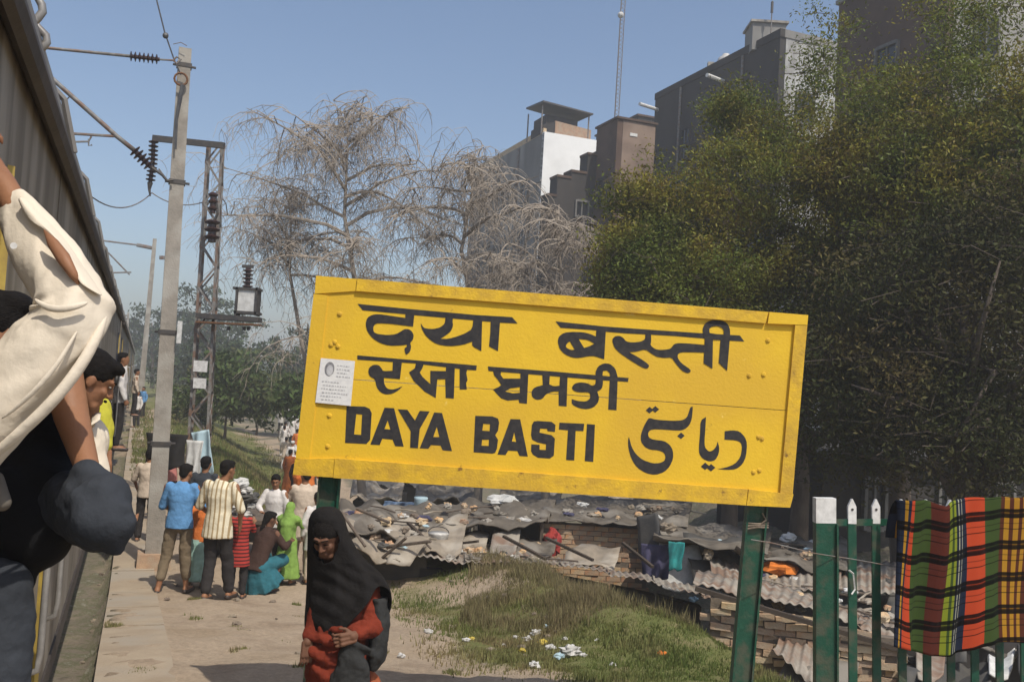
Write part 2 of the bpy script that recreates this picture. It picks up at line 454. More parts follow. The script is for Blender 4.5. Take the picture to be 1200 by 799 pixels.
def build_ground():
    def axis(a, b, fine0, fine1, st, gr=1.16):
        v = list(np.arange(fine0, fine1, st)); x = fine1; d = st
        while x < b: v.append(x); d *= gr; x += d
        v.append(b); x = fine0; d = st; lo = []
        while x > a: d *= gr; x -= d; lo.append(max(x, a))
        return np.array(sorted(set(lo + v)))
    xs = axis(-3500, 3500, -9, 9, .14); ys = axis(-200, 5000, 3, 30, .14)
    X, Y = np.meshgrid(xs, ys)
    Z = terrain(X, Y)
    Z = Z + 0.02 * np.sin(X * 17 + 3 * np.sin(Y * 9)) * np.sin(Y * 15 + 2 * np.sin(X * 11)) * (np.hypot(X, Y) < 40)
    rm = rubble_mask(X, Y)
    Z = Z + rm * (RNG.random(X.shape) - .5) * .10 * (np.hypot(X, Y) < 60) * (TY * X - TX * Y > 0)
    nx, ny = len(xs), len(ys)
    me = bpy.data.meshes.new('ground')
    idx = np.arange(nx * ny).reshape(ny, nx)
    F = np.stack([idx[:-1, :-1], idx[:-1, 1:], idx[1:, 1:], idx[1:, :-1]], -1).reshape(-1, 4)
    me.vertices.add(nx * ny); me.vertices.foreach_set('co', np.stack([X, Y, Z], -1).astype(np.float32).ravel())
    me.loops.add(len(F) * 4); me.loops.foreach_set('vertex_index', F.astype(np.int32).ravel())
    me.polygons.add(len(F)); me.polygons.foreach_set('loop_start', np.arange(0, len(F) * 4, 4, dtype=np.int32)); me.polygons.foreach_set('loop_total', np.full(len(F), 4, np.int32))
    me.update(calc_edges=True)
    at = me.attributes.new('grass', 'FLOAT_VECTOR', 'POINT')
    at.data.foreach_set('vector', np.stack([grass_mask(X, Y), rm, rm * 0], -1).astype(np.float32).ravel())
    me.materials.append(M['earth']); me.polygons.foreach_set('use_smooth', [True] * len(F))
    o = bpy.data.objects.new('ground', me); link(o); o['kind'] = 'structure'
build_ground()

# the platform's concrete coping along the track
def coping():
    g = MB(); s = 4.0; i = 0
    while s < 75:
        L = 1.45
        for k in range(1):
            j = random.uniform(-.012, .012)
            z0 = tz(*T(.2, s + L / 2, 0).xy) + .02 + j * .5
            a = [T(-.13, s + .012, z0 - .3), T(.42, s + .012, z0 - .3), T(.42, s + L - .012, z0 - .3 + 0), T(-.13, s + L - .012, z0 - .3)]
            zb = tz(*T(.2, s + L, 0).xy) + .022 + j * .5; za = tz(*T(.2, s, 0).xy) + .022 + j * .5
            b = [T(-.13, s + .012, za), T(.42, s + .012, za), T(.42, s + L - .012, zb), T(-.13, s + L - .012, zb)]
            if i < 24:
                MB().hexa(a + b).build('coping_slab', M['coping'], root)
            else: g.hexa(a + b)
        s += L; i += 1
    g.build('coping_run', M['coping'], root, kind='stuff')
root = thing('platform_coping', None, None)
root['kind'] = 'structure'
coping()

# ------------------------------------------------------------------ station sign
def build_sign():
    D0 = 5.95
    c = [V(372, 324, D0 - .05), V(943, 370, D0 + .12), V(922, 593, D0 + .12), V(345, 555, D0 - .05)]
    c[0].y = c[3].y; c[1].y = c[2].y
    O = c[3]; ex = (c[2] - c[3]).normalized(); nrm = ex.cross(c[0] - c[3]).normalized()    # ex x up -> towards the lens (-y)
    if nrm.y > 0: nrm = -nrm
    ey = nrm.cross(ex); ey = -ey if ey.z < 0 else ey
    def hit(px, py, off=0):
        d = (V(px, py, 5) - CAM); o = O + nrm * off
        return CAM + d * ((o - CAM).dot(nrm) / d.dot(nrm))
    root = thing('station_sign', 'yellow station name board with black lettering in four scripts on two green posts', 'station sign', tuple(hit(634, 600)))
    root.location.z = 0; R0 = Vector(root.location)
    def loc(pts): return [p - R0 for p in pts]
    def slab(name, quad, o0, o1, m, **k):
        a = [hit(*p, o0) for p in quad]; sh = (nrm * (o1 - o0))
        b = [p + sh for p in a]
        return MB().hexa(loc(a + b)).build(name, m, root, **k)
    # two face sheets meeting in a seam
    slab('panel', [(374, 327), (941, 372.5), (931.5, 481.2), (359.8, 440.2)], -.035, 0, M['sign_yellow'], label='upper yellow sheet of the board')
    slab('panel', [(359.8, 440.9), (931.5, 481.9), (920, 591), (347, 553)], -.035, .0012, M['sign_yellow'], label='lower yellow sheet of the board')
    # raised angle-iron rim, broken at the corners by flat gussets
    h = .022
    slab('rim', [(420, 327.8), (897, 366.3), (893.6, 379.5), (418.5, 342)], -.04, h, M['sign_edge'])
    slab('rim', [(394, 536), (873, 571.8), (871, 590.4), (392, 558.6)], -.04, h, M['sign_edge'])
    slab('rim', [(369, 345), (385.5, 347), (364, 538), (348, 536)], -.04, .010, M['sign_yellow'])
    slab('rim', [(928, 381), (942, 382), (925, 577), (910.5, 576)], -.04, h, M['sign_edge'])
    slab('gusset', [(371.7, 324), (419.3, 327.9), (418, 342), (370, 345)], -.038, .012, M['sign_yellow'])
    slab('gusset', [(898, 366.3), (943, 370), (942, 381.5), (896, 379.7)], -.038, h + .003, M['sign_yellow'])
    slab('gusset', [(347.6, 537), (393.4, 536), (391.4, 558.2), (345, 555)], -.038, h - .003, M['sign_edge'])
    slab('gusset', [(874, 572), (926, 577.5), (922, 593), (871.6, 590.5)], -.038, h + .003, M['sign_edge'])
    for (x, y) in ((398, 368), (392, 401), (388, 404), (396, 406), (368, 425), (386, 487), (384, 523), (900, 399), (895, 439), (878, 440), (893, 514), (889, 512), (883, 553), (890, 551), (386, 333.5), (905, 585)):
        p = hit(x, y, .001) - R0
        MB().tube([p, p + nrm * .004, p + nrm * .006, p + nrm * .010], [.017, .015, .008, .007], 8).build('bolt', M['sign_edge'], root)
    # lettering: flat paint
    def poly(pts, x0, y0, sc, off, holes=(), soft=True):
        def sm(P):
            P = [Vector((a, b)) for a, b in P]
            if not soft: return P
            out = []; N = len(P)
            for i in range(N):
                a, b, c2 = P[i - 1], P[i], P[(i + 1) % N]
                u = (a - b); w = (c2 - b)
                if u.length < 1e-6 or w.length < 1e-6: continue
                if u.normalized().dot(w.normalized()) < -.35:
                    out += [b + u * .22, b + w * .22]
                else: out.append(b)
            return out
        loops = [sm(pts)] + [sm(h_) for h_ in holes]
        flat = [p for l in loops for p in l]
        tris = tessellate_polygon([[Vector((p.x, p.y, 0)) for p in l] for l in loops])
        vs = [hit(x0 + p.x / sc, y0 + p.y / sc, off) - R0 for p in flat]
        fs = []
        for t in tris:
            a, b, c3 = (vs[i] for i in t)
            fs.append(t if (b - a).cross(c3 - a).dot(nrm) > 0 else tuple(reversed(t)))
        return vs, fs
    def letters(label, items):
        g = MB()
        for it in items:
            pts, tile, off = it[0], it[1], it[2]
            holes = it[3] if len(it) > 3 else ()
            soft = it[4] if len(it) > 4 else True
            g.add(*poly(pts, *tile, off, holes, soft))
        g.build('lettering', M['sign_black'], root, label=label)
    A = (410, 350, 9.983); B = (500, 350, 9.983); C = (645, 360, 9.983); E = (410, 405, 8.); Fi = (565, 415, 6.667); Gt = (400, 465, 8.); H = (545, 475, 7.5); U = (725, 465, 7.5)
    letters('first black Hindi word', [
        ([(90, 60), (700, 120), (1478, 190), (1898, 215), (1963, 290), (1758, 280), (1198, 230), (760, 192), (640, 180), (150, 135)], A, .0020, (), False),
        ([(650, 165), (755, 175), (740, 325), (600, 308), (480, 293), (330, 285), (290, 300), (272, 340), (280, 390), (320, 412), (440, 425), (540, 415), (600, 380), (640, 355), (690, 355), (730, 385), (748, 430), (738, 480), (705, 515), (718, 560), (705, 620), (660, 655), (645, 625), (638, 580), (668, 560), (665, 535), (600, 545), (460, 548), (360, 520), (270, 465), (205, 385), (183, 300), (200, 225), (260, 187), (340, 180), (480, 200), (650, 225)], A, .0028),
        ([(-68, 285), (-40, 335), (0, 350), (80, 355), (160, 335), (212, 290), (220, 235), (215, 190), (315, 200), (302, 260), (310, 315), (285, 380), (220, 430), (160, 468), (250, 470), (360, 440), (450, 405), (535, 352), (550, 210), (650, 220), (640, 612), (530, 552), (535, 500), (420, 540), (260, 556), (120, 532), (40, 480), (-20, 420), (-60, 340)], B, .0028),
        ([(750, 240), (860, 250), (835, 612), (730, 557), (745, 400)], B, .0028, (), False)])
    d = lambda x, y: (x + 1098, y)
    letters('second black Hindi word', [
        ([(60, 165), (300, 190), (640, 225), (1198, 265), (1798, 305), (2218, 330), (2268, 400), (2098, 390), (1798, 365), (1448, 335), (1178, 320), (880, 305), (640, 285), (480, 265), (120, 240)], C, .0020, (), False),
        ([(540, 240), (650, 250), (630, 607), (520, 570), (450, 570), (340, 592), (260, 588), (170, 550), (110, 490), (85, 400), (100, 340), (160, 297), (260, 287), (380, 292), (460, 310), (533, 342)], C, .0028, ([(230, 400), (285, 495), (240, 500), (190, 475), (178, 450), (205, 410)], [(330, 370), (440, 380), (515, 425), (460, 455), (395, 475), (360, 420)])),
        ([(720, 380), (750, 342), (800, 332), (850, 352), (885, 400), (960, 412), (1060, 402), (1110, 372), (1112, 300), (1178, 300), (1180, 400), (1170, 445), (1230, 492), (1300, 500), (1398, 488), d(320, 470), d(350, 430), d(400, 418), d(550, 425), d(705, 440), d(700, 530), d(560, 525), d(430, 525), d(395, 545), d(390, 590), d(430, 650), d(545, 730), d(540, 760), d(500, 770), d(440, 740), d(370, 660), d(320, 585), d(240, 592), d(150, 580), d(90, 545), (1110, 490), (1000, 520), (920, 525), (1040, 590), (1155, 670), (1150, 705), (1120, 718), (1070, 700), (930, 615), (820, 540), (750, 475)], C, .0028),
        ([d(710, 340), d(805, 350), d(798, 717), d(695, 655)], C, .0036, (), False),
        ([d(1003, 350), d(970, 742), d(872, 650), d(895, 360)], C, .0036, (), False),
        ([d(1002, 392), d(1006, 270), d(985, 205), d(940, 165), d(860, 150), d(770, 155), d(710, 190), d(683, 250), d(693, 320), d(710, 375), d(800, 380), d(895, 382)], C, .0044, ([d(765, 300), d(760, 250), d(790, 225), d(860, 217), d(920, 245), d(932, 280), d(930, 318), d(850, 315)],))])
    letters('first black Gurmukhi word', [
        ([(70, 90), (600, 135), (1190, 185), (1185, 230), (1100, 225), (600, 165), (70, 130)], E, .0020, (), False),
        ([(405, 130), (490, 140), (470, 312), (420, 308), (320, 300), (320, 350), (345, 400), (390, 412), (440, 402), (495, 378), (460, 415), (400, 450), (340, 458), (290, 440), (250, 390), (235, 310), (190, 290), (172, 250), (180, 205), (220, 178), (270, 180), (300, 215), (310, 238), (400, 235)], E, .0028),
        ([(625, 140), (700, 150), (680, 210), (655, 250), (680, 290), (755, 360), (755, 235), (900, 238), (905, 175), (985, 180), (975, 495), (898, 490), (895, 312), (820, 315), (805, 490), (700, 430), (600, 330), (555, 250), (610, 210)], E, .0028, (), False),
        ([(1030, 195), (1105, 200), (1092, 260), (1104, 320), (1090, 350), (1097, 410), (1030, 410)], E, .0028, (), False)])
    letters('second black Gurmukhi word', [
        ([(45, 95), (500, 130), (1145, 185), (1140, 215), (900, 200), (400, 158), (50, 130)], Fi, .0020, (), False),
        ([(80, 110), (150, 118), (145, 160), (165, 190), (300, 190), (300, 130), (362, 140), (350, 387), (290, 380), (285, 355), (200, 362), (150, 345), (115, 310), (85, 275), (130, 255), (150, 240), (125, 200), (95, 165)], Fi, .0028, ([(180, 290), (220, 265), (295, 255), (295, 300), (240, 305)],), False),
        ([(470, 145), (530, 150), (525, 235), (560, 250), (605, 245), (610, 160), (668, 165), (660, 408), (598, 402), (598, 290), (550, 290), (500, 310), (470, 350), (425, 357), (390, 335), (385, 290), (410, 258), (475, 240)], Fi, .0028),
        ([(700, 260), (720, 230), (765, 218), (820, 225), (860, 248), (885, 235), (890, 190), (885, 140), (905, 95), (950, 70), (1000, 75), (1040, 110), (1055, 160), (1060, 180), (1050, 437), (985, 432), (998, 200), (1000, 150), (975, 125), (945, 130), (940, 165), (945, 230), (935, 270), (900, 290), (915, 340), (905, 380), (870, 415), (820, 430), (760, 422), (700, 392), (700, 350), (750, 365), (810, 370), (845, 345), (845, 305), (820, 295), (760, 298), (715, 285)], Fi, .0028)])
    letters('black English word DAYA', [
        ([(50, 85), (220, 90), (265, 110), (285, 150), (270, 400), (235, 440), (35, 430)], Gt, .0028, ([(140, 160), (195, 165), (185, 355), (120, 350)],), False),
        ([(405, 100), (495, 105), (585, 465), (505, 460), (480, 400), (385, 390), (360, 450), (272, 445)], Gt, .0028, ([(435, 220), (460, 305), (405, 300)],), False),
        ([(530, 115), (620, 120), (690, 220), (735, 130), (828, 135), (735, 300), (718, 480), (645, 475), (650, 320)], Gt, .0034, (), False),
        ([(870, 145), (945, 150), (1038, 507), (950, 499), (930, 455), (840, 450), (815, 485), (735, 480)], Gt, .0028, ([(895, 280), (920, 375), (862, 375)],), False)])
    letters('black English word BASTI', [
        ([(90, 90), (240, 95), (290, 115), (300, 150), (290, 220), (265, 260), (290, 300), (280, 380), (265, 415), (240, 422), (75, 410)], H, .0028, ([(160, 160), (220, 165), (215, 225), (152, 220)], [(150, 300), (210, 300), (208, 355), (145, 352)]), False),
        ([(400, 118), (485, 122), (552, 448), (478, 442), (460, 400), (380, 395), (355, 435), (285, 430)], H, .0028, ([(432, 235), (450, 320), (412, 315)],), False),
        ([(605, 140), (640, 135), (760, 143), (795, 170), (790, 232), (725, 225), (720, 205), (660, 203), (655, 238), (760, 260), (790, 290), (780, 440), (745, 465), (640, 458), (595, 430), (580, 400), (583, 340), (655, 345), (655, 388), (710, 390), (712, 340), (640, 325), (590, 300), (580, 260), (588, 170)], H, .0028, (), False),
        ([(830, 150), (1048, 160), (1040, 225), (972, 222), (960, 482), (888, 478), (905, 218), (825, 210)], H, .0028, (), False),
        ([(1072, 162), (1142, 168), (1127, 495), (1052, 488)], H, .0028, (), False)])
    dia = lambda x, y, r: [(x - r, y + 3), (x, y - r * .85), (x + r, y), (x, y + r * .85)]
    letters('black Urdu lettering', [
        ([(630, 88), (652, 85), (648, 150), (640, 205), (620, 250), (580, 285), (530, 296), (330, 282), (275, 290), (257, 320), (265, 355), (300, 374), (400, 385), (450, 420), (478, 470), (480, 540), (450, 610), (400, 660), (320, 685), (240, 670), (160, 620), (110, 540), (85, 450), (82, 380), (90, 350), (100, 385), (115, 440), (150, 500), (210, 552), (300, 583), (360, 580), (400, 563), (413, 530), (400, 490), (350, 468), (280, 463), (230, 440), (195, 390), (195, 330), (220, 260), (250, 205), (268, 182), (330, 200), (480, 210), (560, 205), (600, 180), (618, 130)], U, .0028),
        (dia(272, 115, 34), U, .0028, (), False), (dia(322, 108, 34), U, .0034, (), False), (dia(548, 340, 33), U, .0028, (), False),
        ([(720, 205), (768, 175), (762, 280), (755, 380), (757, 440), (790, 480), (830, 470), (860, 430), (870, 392), (885, 440), (880, 500), (850, 555), (800, 568), (740, 545), (708, 500), (705, 440), (715, 330)], U, .0028),
        (dia(760, 608, 38), U, .0028, (), False), (dia(812, 620, 38), U, .0034, (), False),
        ([(932, 300), (1000, 292), (1060, 300), (1110, 350), (1130, 410), (1120, 520), (1090, 590), (1030, 635), (950, 640), (870, 632), (940, 620), (1020, 590), (1070, 530), (1085, 450), (1075, 400), (1030, 380), (930, 375)], U, .0028)])
    # posts behind the board
    for a, b in (((388, 540), (369, 800)), ((893, 560), (866, 810))):
        top = hit(*a, -.10) + ey * 1.0; bot = hit(*b, -.10)
        d = (bot - top); t = (-.25 - top.z) / d.z; bot = top + d * t
        ax = (bot - top).normalized()
        MB().bar(top - R0, bot - R0, .118, .07, nrm).build('post', M['post_green'], root)
        g = MB()
        for s_ in (-1, 1): g.bar(top + ex * (.062 * s_) + nrm * .028 - R0, bot + ex * (.062 * s_) + nrm * .028 - R0, .012, .062, nrm)
        g.build('post_flange', M['post_green'], root)
    g = MB(); p = hit(887, 617, -.05) - R0
    for i in range(3): g.tube([p + ex * (-.075) + ey * (.02 * i - .02), p + nrm * .012 + ey * (.01 * i), p + ex * .075 + ey * (.015 * i)], .006, 5)
    g.tube([p + nrm * .01, p + ex * .05 + ey * .05 + nrm * .02, p + ex * .03 + ey * .09], .005, 5)
    g.build('wire_tie', M['stone'], root)
    # pasted notice
    q = [(376, 419.5), (416, 423), (411, 475.5), (369.5, 471.5)]
    n0 = hit(393, 447, .006)
    nr = thing('paper_notice', 'white paper notice with small grey portrait pasted on the left of the yellow board', 'notice', tuple(n0))
    def P(u, v, off):
        a = Vector(q[0]).lerp(Vector(q[1]), u); b_ = Vector(q[3]).lerp(Vector(q[2]), u); m_ = a.lerp(b_, v)
        return hit(m_.x, m_.y, off) - n0
    vs = []; fs = []
    for j in range(7):
        for i in range(6): vs.append(P(i / 5, j / 6, .0175 + .0015 * math.sin(i * 2.1 + j * 1.7)))
    for j in range(6):
        for i in range(5): fs.append((j * 6 + i, (j + 1) * 6 + i, (j + 1) * 6 + i + 1, j * 6 + i + 1))
    MB().add(vs, fs).build('paper', M['paper'], nr, smooth=True)
    def ov(cx, cy, rx, ry, off, n=18): return [P(cx + rx * math.cos(t * 2 * math.pi / n), cy + ry * math.sin(t * 2 * math.pi / n), off) for t in range(n)], [tuple(reversed(range(n)))]
    MB().add(*ov(.29, .22, .14, .155, .0195)).build('portrait', M['ink'], nr)
    MB().add(*ov(.30, .255, .095, .12, .0202)).build('portrait_face', M['ink_pale'], nr)
    g = MB()
    for i, (u0, u1, v) in enumerate([(.5, .85, .12), (.5, .9, .2), (.52, .8, .28), (.5, .9, .36), (.12, .6, .5), (.15, .85, .58), (.12, .8, .66), (.15, .88, .74), (.12, .7, .82), (.15, .5, .9)]):
        u = u0
        while u < u1:
            w = random.uniform(.03, .08); g.add([P(u, v, .0195), P(min(u + w, u1), v, .0195), P(min(u + w, u1), v + .022, .0195), P(u, v + .022, .0195)], [(3, 2, 1, 0)]); u += w + .03
    g.build('print_lines', M['ink_pale'], nr, kind='stuff')
build_sign()
# ------------------------------------------------------------------ train
QS = -0.36                                             # the coaches' side
def build_coach(s0, s1, label, first=False):
    zb, zt = .58, 3.12
    root = thing('railway_coach', label, 'railway coach', tuple(T(QS, s0, 0)), group='coaches of the waiting train')
    O = Vector(root.location)
    def P(q, s, z): return T(QS + q, s, z) - O
    def bx(name, q0, q1, a, b, z0, z1, m, **k):
        return MB().hexa([P(q0, a, z0), P(q1, a, z0), P(q1, b, z0), P(q0, b, z0), P(q0, a, z1), P(q1, a, z1), P(q1, b, z1), P(q0, b, z1)]).build(name, M[m], root, **k)
    doors = [s0 + 1.1, s1 - 1.9] if not first else [s0 + .45, s0 + 2.8, s1 - 1.9]
    dw = .78
    # side wall, cut by the doorways; windows are openings between sill and lintel bands
    spans = []; a = s0
    for d in doors: spans.append((a, d)); a = d + dw
    spans.append((a, s1))
    for (a, b) in spans:
        if b - a < .9:
            bx('side_wall', -.06, 0, a, b, zb, zt, 'train_side'); continue
        bx('side_wall', -.06, 0, a, b, zb, 1.42, 'train_side', label='lower side wall')
        bx('side_wall', -.06, 0, a, b, 2.2, zt, 'train_side', label='upper side wall')
        n = max(1, int((b - a) / 1.05)); w = (b - a) / n
        for i in range(n):
            x0 = a + i * w; wa, wb = x0 + .22, x0 + w - .22
            bx('side_wall', -.06, 0, x0, wa, 1.42, 2.2, 'train_side', label='wall pier between windows')
            bx('side_wall', -.06, 0, wb, x0 + w, 1.42, 2.2, 'train_side', label='wall pier between windows')
            g = MB()
            for (u0, u1, z0, z1) in ((wa, wb, 1.42, 1.46), (wa, wb, 2.16, 2.2), (wa, wa + .035, 1.46, 2.16), (wb - .035, wb, 1.46, 2.16)):
                g.hexa([P(-.04, u0, z0), P(.022, u0, z0), P(.022, u1, z0), P(-.04, u1, z0), P(-.04, u0, z1), P(.022, u0, z1), P(.022, u1, z1), P(-.04, u1, z1)])
            f = g.build('window', M['train_dark'], root)
            pn = MB().hexa([P(-.05, wa, 1.44), P(-.042, wa, 1.44), P(-.042, wb, 1.44), P(-.05, wb, 1.44), P(-.05, wa, 2.18), P(-.042, wa, 2.18), P(-.042, wb, 2.18), P(-.05, wb, 2.18)]).build('pane', M['glass_dark'], f)
            if s0 < 30:
                for j in range(5):
                    z = 1.52 + j * .145
                    MB().tube([P(.012, wa, z), P(.012, wb, z)], .007, 5).build('bar', M['bar_metal'], f)
    bx('sill_band', 0, .018, s0 + .05, s1 - .05, 1.30, 1.35, 'train_yellow', label='pale band under the windows') if not first else None
    bx('skirt', -.05, .012, s0, s1, zb - .14, zb, 'train_dark')
    bx('end_wall', -2.9, -.06, s0, s0 + .06, zb, zt, 'train_side')
    bx('end_wall', -2.9, -.06, s1 - .06, s1, zb, zt, 'train_side')
    bx('side_wall', -3.0, -2.9, s0, s1, zb, zt, 'train_side', label='far side wall')
    bx('floor', -2.9, -.06, s0 + .06, s1 - .06, zb + .05, zb + .13, 'train_dark')
    # roof: gutter and dome
    g = MB(); N = 12; rows = []
    for s in (s0, s1):
        r = []
        for i in range(N + 1):
            t = math.pi * i / N; r.append(P(-1.5 + 1.54 * math.cos(t), s, zt + .02 + .62 * math.sin(t) ** .8))
        rows.append(r)
    vs = rows[0] + rows[1]; n1 = N + 1
    fs = [(i, i + 1, i + 1 + n1, i + n1) for i in range(N)] + [tuple(range(n1)), tuple(reversed(range(n1, 2 * n1)))]
    MB().add(vs, fs).build('roof', M['train_roof'], root)
    for i in range(int((s1 - s0) / 1.8)):
        s = s0 + .9 + i * 1.8
        rr = [P(-1.5 + 1.553 * math.cos(math.pi * k / N), s, zt + .03 + .625 * math.sin(math.pi * k / N) ** .8) for k in range(0, N // 2 + 1)]
        MB().tube(rr, .014, 5).build('roof_rib', M['train_roof'], root)
    MB().tube([P(.035, s0, zt - .02), P(.035, s1, zt - .02)], [(.05, .028)] * 2, 8, ref=(0, 0, 1)).build('gutter', M['train_dark'], root)
    for d in doors:
        f = bx('door_leaf', -.85, -.80, d + .05, d + dw - .05, zb + .13, 2.75, 'train_side')
        bx('lintel', -.06, .004, d, d + dw, 2.78, zt, 'train_side')
        bx('door_inside', -.8, -.76, d - .02, d, zb + .13, 2.78, 'train_dark')
        for e in (d - .055, d + dw + .055):
            g = MB().tube([P(-.01, e, 1.0), P(.07, e, 1.03), P(.075, e, 1.10), P(.075, e, 2.05), P(.07, e, 2.12), P(-.01, e, 2.15)], .014, 8)
            g.build('grab_rail', M['bar_metal'], root, smooth=True)
            MB().tube([P(.0, e - .04, .7), P(.0, e - .04, 2.8)], .022, 6).build('door_post', M['train_yellow'] if e > d + .3 else M['train_blue'], root)
        for k in range(3):
            z = zb - .05 - .33 * k
            bx('step', -.02, .12 - .02 * k, d + .12, d + dw - .12, z - .03, z, 'dark_steel')
        for e in (d + .1, d + dw - .1):
            MB().bar(P(.03, e, zb - .8), P(-.01, e, zb + .02), .05, .012, (T(1, 0, 0))).build('step_hanger', M['dark_steel'], root)
    for k in (s0 + 3.5, s1 - 3.5):
        g = MB()
        for i, ds in enumerate((-1.2, 1.2)):
            c = P(-.55, k + ds, zb - .62)
            g = MB().tube([c, c + (T(.14, 0, 0))], [.44, .44], 20)
            g.build('wheel', M['dark_steel'], root)
        bx('bogie_frame', -.35, -.22, k - 1.8, k + 1.8, zb - .65, zb - .35, 'dark_steel')
    return root
labs = ['nearest brown railway coach with people leaning from its doors', 'second railway coach behind the nearest one along the platform', 'third railway coach far along the platform', 'fourth railway coach far along the platform', 'last railway coach in the hazy distance']
s = 1.55
for i, l in enumerate(labs):
    Ln = 18.0
    build_coach(s, s + Ln, l, first=(i == 0)); s += Ln + .7
# bent pipes on the near roof edge
pr = thing('roof_pipes', 'pair of bent grey pipes rising from the roof edge of the nearest coach', 'pipes', tuple(VS(40, 40, 3.3)))
O = Vector(pr.location)
MB().tube([VS(18, -14, 3.25) - O, VS(38, -12, 3.3) - O, VS(49, 6, 3.3) - O, VS(50, 14, 3.3) - O, VS(44, 22, 3.3) - O, VS(34, 30, 3.3) - O, VS(20, 28, 3.2) - O], .013, 8).build('pipe', M['bar_metal'], pr, smooth=True)
MB().tube([VS(36, 20, 3.4) - O, VS(44, 32, 3.4) - O, VS(54, 42, 3.4) - O, VS(55, 50, 3.4) - O, VS(50, 56, 3.4) - O, VS(42, 60, 3.4) - O, VS(30, 66, 3.3) - O], .013, 8).build('pipe', M['bar_metal'], pr, smooth=True)
# rails under the train
for q in (-1.15, -2.83):
    g = MB().bar(T(q, -3, -.42), T(q, 140, -.85), .07, .15)
    o = g.build('rail', M['rust']); o['kind'] = 'structure'

# ------------------------------------------------------------------ overhead line masts
def insulator(a, b, n, r, name, root, O, rc=.02):
    a = Vector(a) - O; b = Vector(b) - O; pts = []; rad = []
    for i in range(n):
        for f, rr in ((0, rc), (.25, r), (.45, r * .9), (.6, rc)):
            pts.append(a.lerp(b, (i + f) / n)); rad.append(rr)
    pts.append(b); rad.append(rc)
    MB().tube(pts, rad, 10).build(name, M['insulator'], root)
def concrete_mast():
    base = on(180, 13.6); top = V(217, 58, 13.6); s = TX * base.x + TY * base.y
    root = thing('catenary_mast', 'tall grey concrete mast nearest the train, carrying cantilever arms and insulators', 'mast', tuple(base), group='concrete masts along the track')
    O = Vector(base); b = base - O - Vector((0, 0, .4)); t = top - O; ax = (t - b).normalized()
    r = Vector((TY, -TX, 0))
    fw = Vector((TX, TY, 0))
    MB().hexa([b + r * x + fw * y for x, y in ((-.125, -.11), (.125, -.11), (.125, .11), (-.125, .11))] + [t + r * x + fw * y for x, y in ((-.088, -.075), (.088, -.075), (.088, .075), (-.088, .075))]).build('pole', M['concrete'], root)
    MB().hexa([b + r * x + fw * y + ax * .1 for x, y in ((-.25, -.23), (.25, -.23), (.25, .23), (-.25, .23))] + [b + r * x + fw * y + ax * .62 for x, y in ((-.22, -.2), (.22, -.2), (.22, .2), (-.22, .2))]).build('footing', M['brick_old'], root)
    W_ = lambda x, y: VS(x, y, s - .12) - O
    H_ = lambda x, y: VS(x, y, s - .12)
    def clamp(y, w=.13):
        k = W_(219 - (y - 60) * .058, y); g = MB()
        c = b + ax * ((k - b).dot(ax)); g.hexa([c + r * i * w + fw * j * (w - .02) + ax * z for z in (-.03, .03) for i, j in ((-1, -1), (1, -1), (1, 1), (-1, 1))])
        g.build('clamp', M['dark_steel'], root)
        MB().tube([c - r * (w + .05), c + r * (w + .06)], .018, 6).build('clamp_bolt', M['dark_steel'], root)
    for y in (74, 212, 389, 520): clamp(y, .105 + (y - 60) * .00007)
    # upper tie: rod, insulator, link
    MB().tube([W_(-60, 45), W_(152, 66)], .022, 7).build('top_tie', M['steel_grey'], root, smooth=True)
    insulator(H_(152, 66), H_(187, 70), 7, .075, 'insulator', root, O, .028)
    MB().tube([W_(187, 70), W_(203, 71), W_(207, 67), W_(212, 70), W_(207, 75), W_(203, 71)], .014, 6).build('link', M['steel_grey'], root)
    # slanting bracket tube
    MB().tube([W_(-20, 30), W_(45, 78), W_(137, 160), W_(157, 176)], .033, 8).build('bracket_tube', M['steel_grey'], root, smooth=True)
    insulator(H_(157, 176), H_(177, 196), 5, .095, 'insulator', root, O, .035)
    MB().tube([W_(177, 196), W_(190, 205), W_(196, 212), W_(203, 211)], .022, 7).build('link', M['dark_steel'], root)
    MB().tube([W_(186, 198), W_(194, 209)], .012, 5).build('link', M['steel_grey'], root)
    # registration arm
    MB().tube([W_(40, 154), W_(137, 160)], .02, 6).build('registration_arm', M['steel_grey'], root)
    MB().tube([W_(30, 168), W_(104, 166), W_(107, 160)], .014, 6).build('registration_arm', M['steel_grey'], root)
    MB().tube([W_(69, 156), W_(69, 167)], .012, 5).build('dropper', M['steel_grey'], root)
    MB().tube([W_(104, 163), W_(104, 171), W_(108, 170)], .012, 5).build('dropper', M['steel_grey'], root)
    # feeder wire down to a pulley and along the face
    MB().tube([W_(176, -30), W_(193, 38), W_(204, 70), W_(212, 88)], .011, 6).build('feeder_wire', M['wire_metal'], root)
    MB().ell(W_(194, 42), .045, n=8, m=6).build('wire_clamp', M['wire_metal'], root)
    c = W_(212, 93); g = MB()
    g.tube([c + r * .09 * math.cos(a) + Vector((0, 0, .09 * math.sin(a))) for a in [i * .5236 for i in range(13)]], .016, 6)
    g.build('pulley', M['rust'], root)
    MB().tube([W_(214, 100), W_(212, 112), W_(207, 140), W_(206, 175)], [.04, .03, .022, .014], 6).build('cable', M['wire_metal'], root)
    MB().tube([W_(203, 52), W_(212, 50), W_(219, 54)], .006, 5).build('cable', M['steel_grey'], root)
    k = W_(206, 389); MB().box(k + Vector((.06, -.02, 0)), (.06, .03, .32)).build('number_plate', M['white_paint'], root)
    return root
concrete_mast()
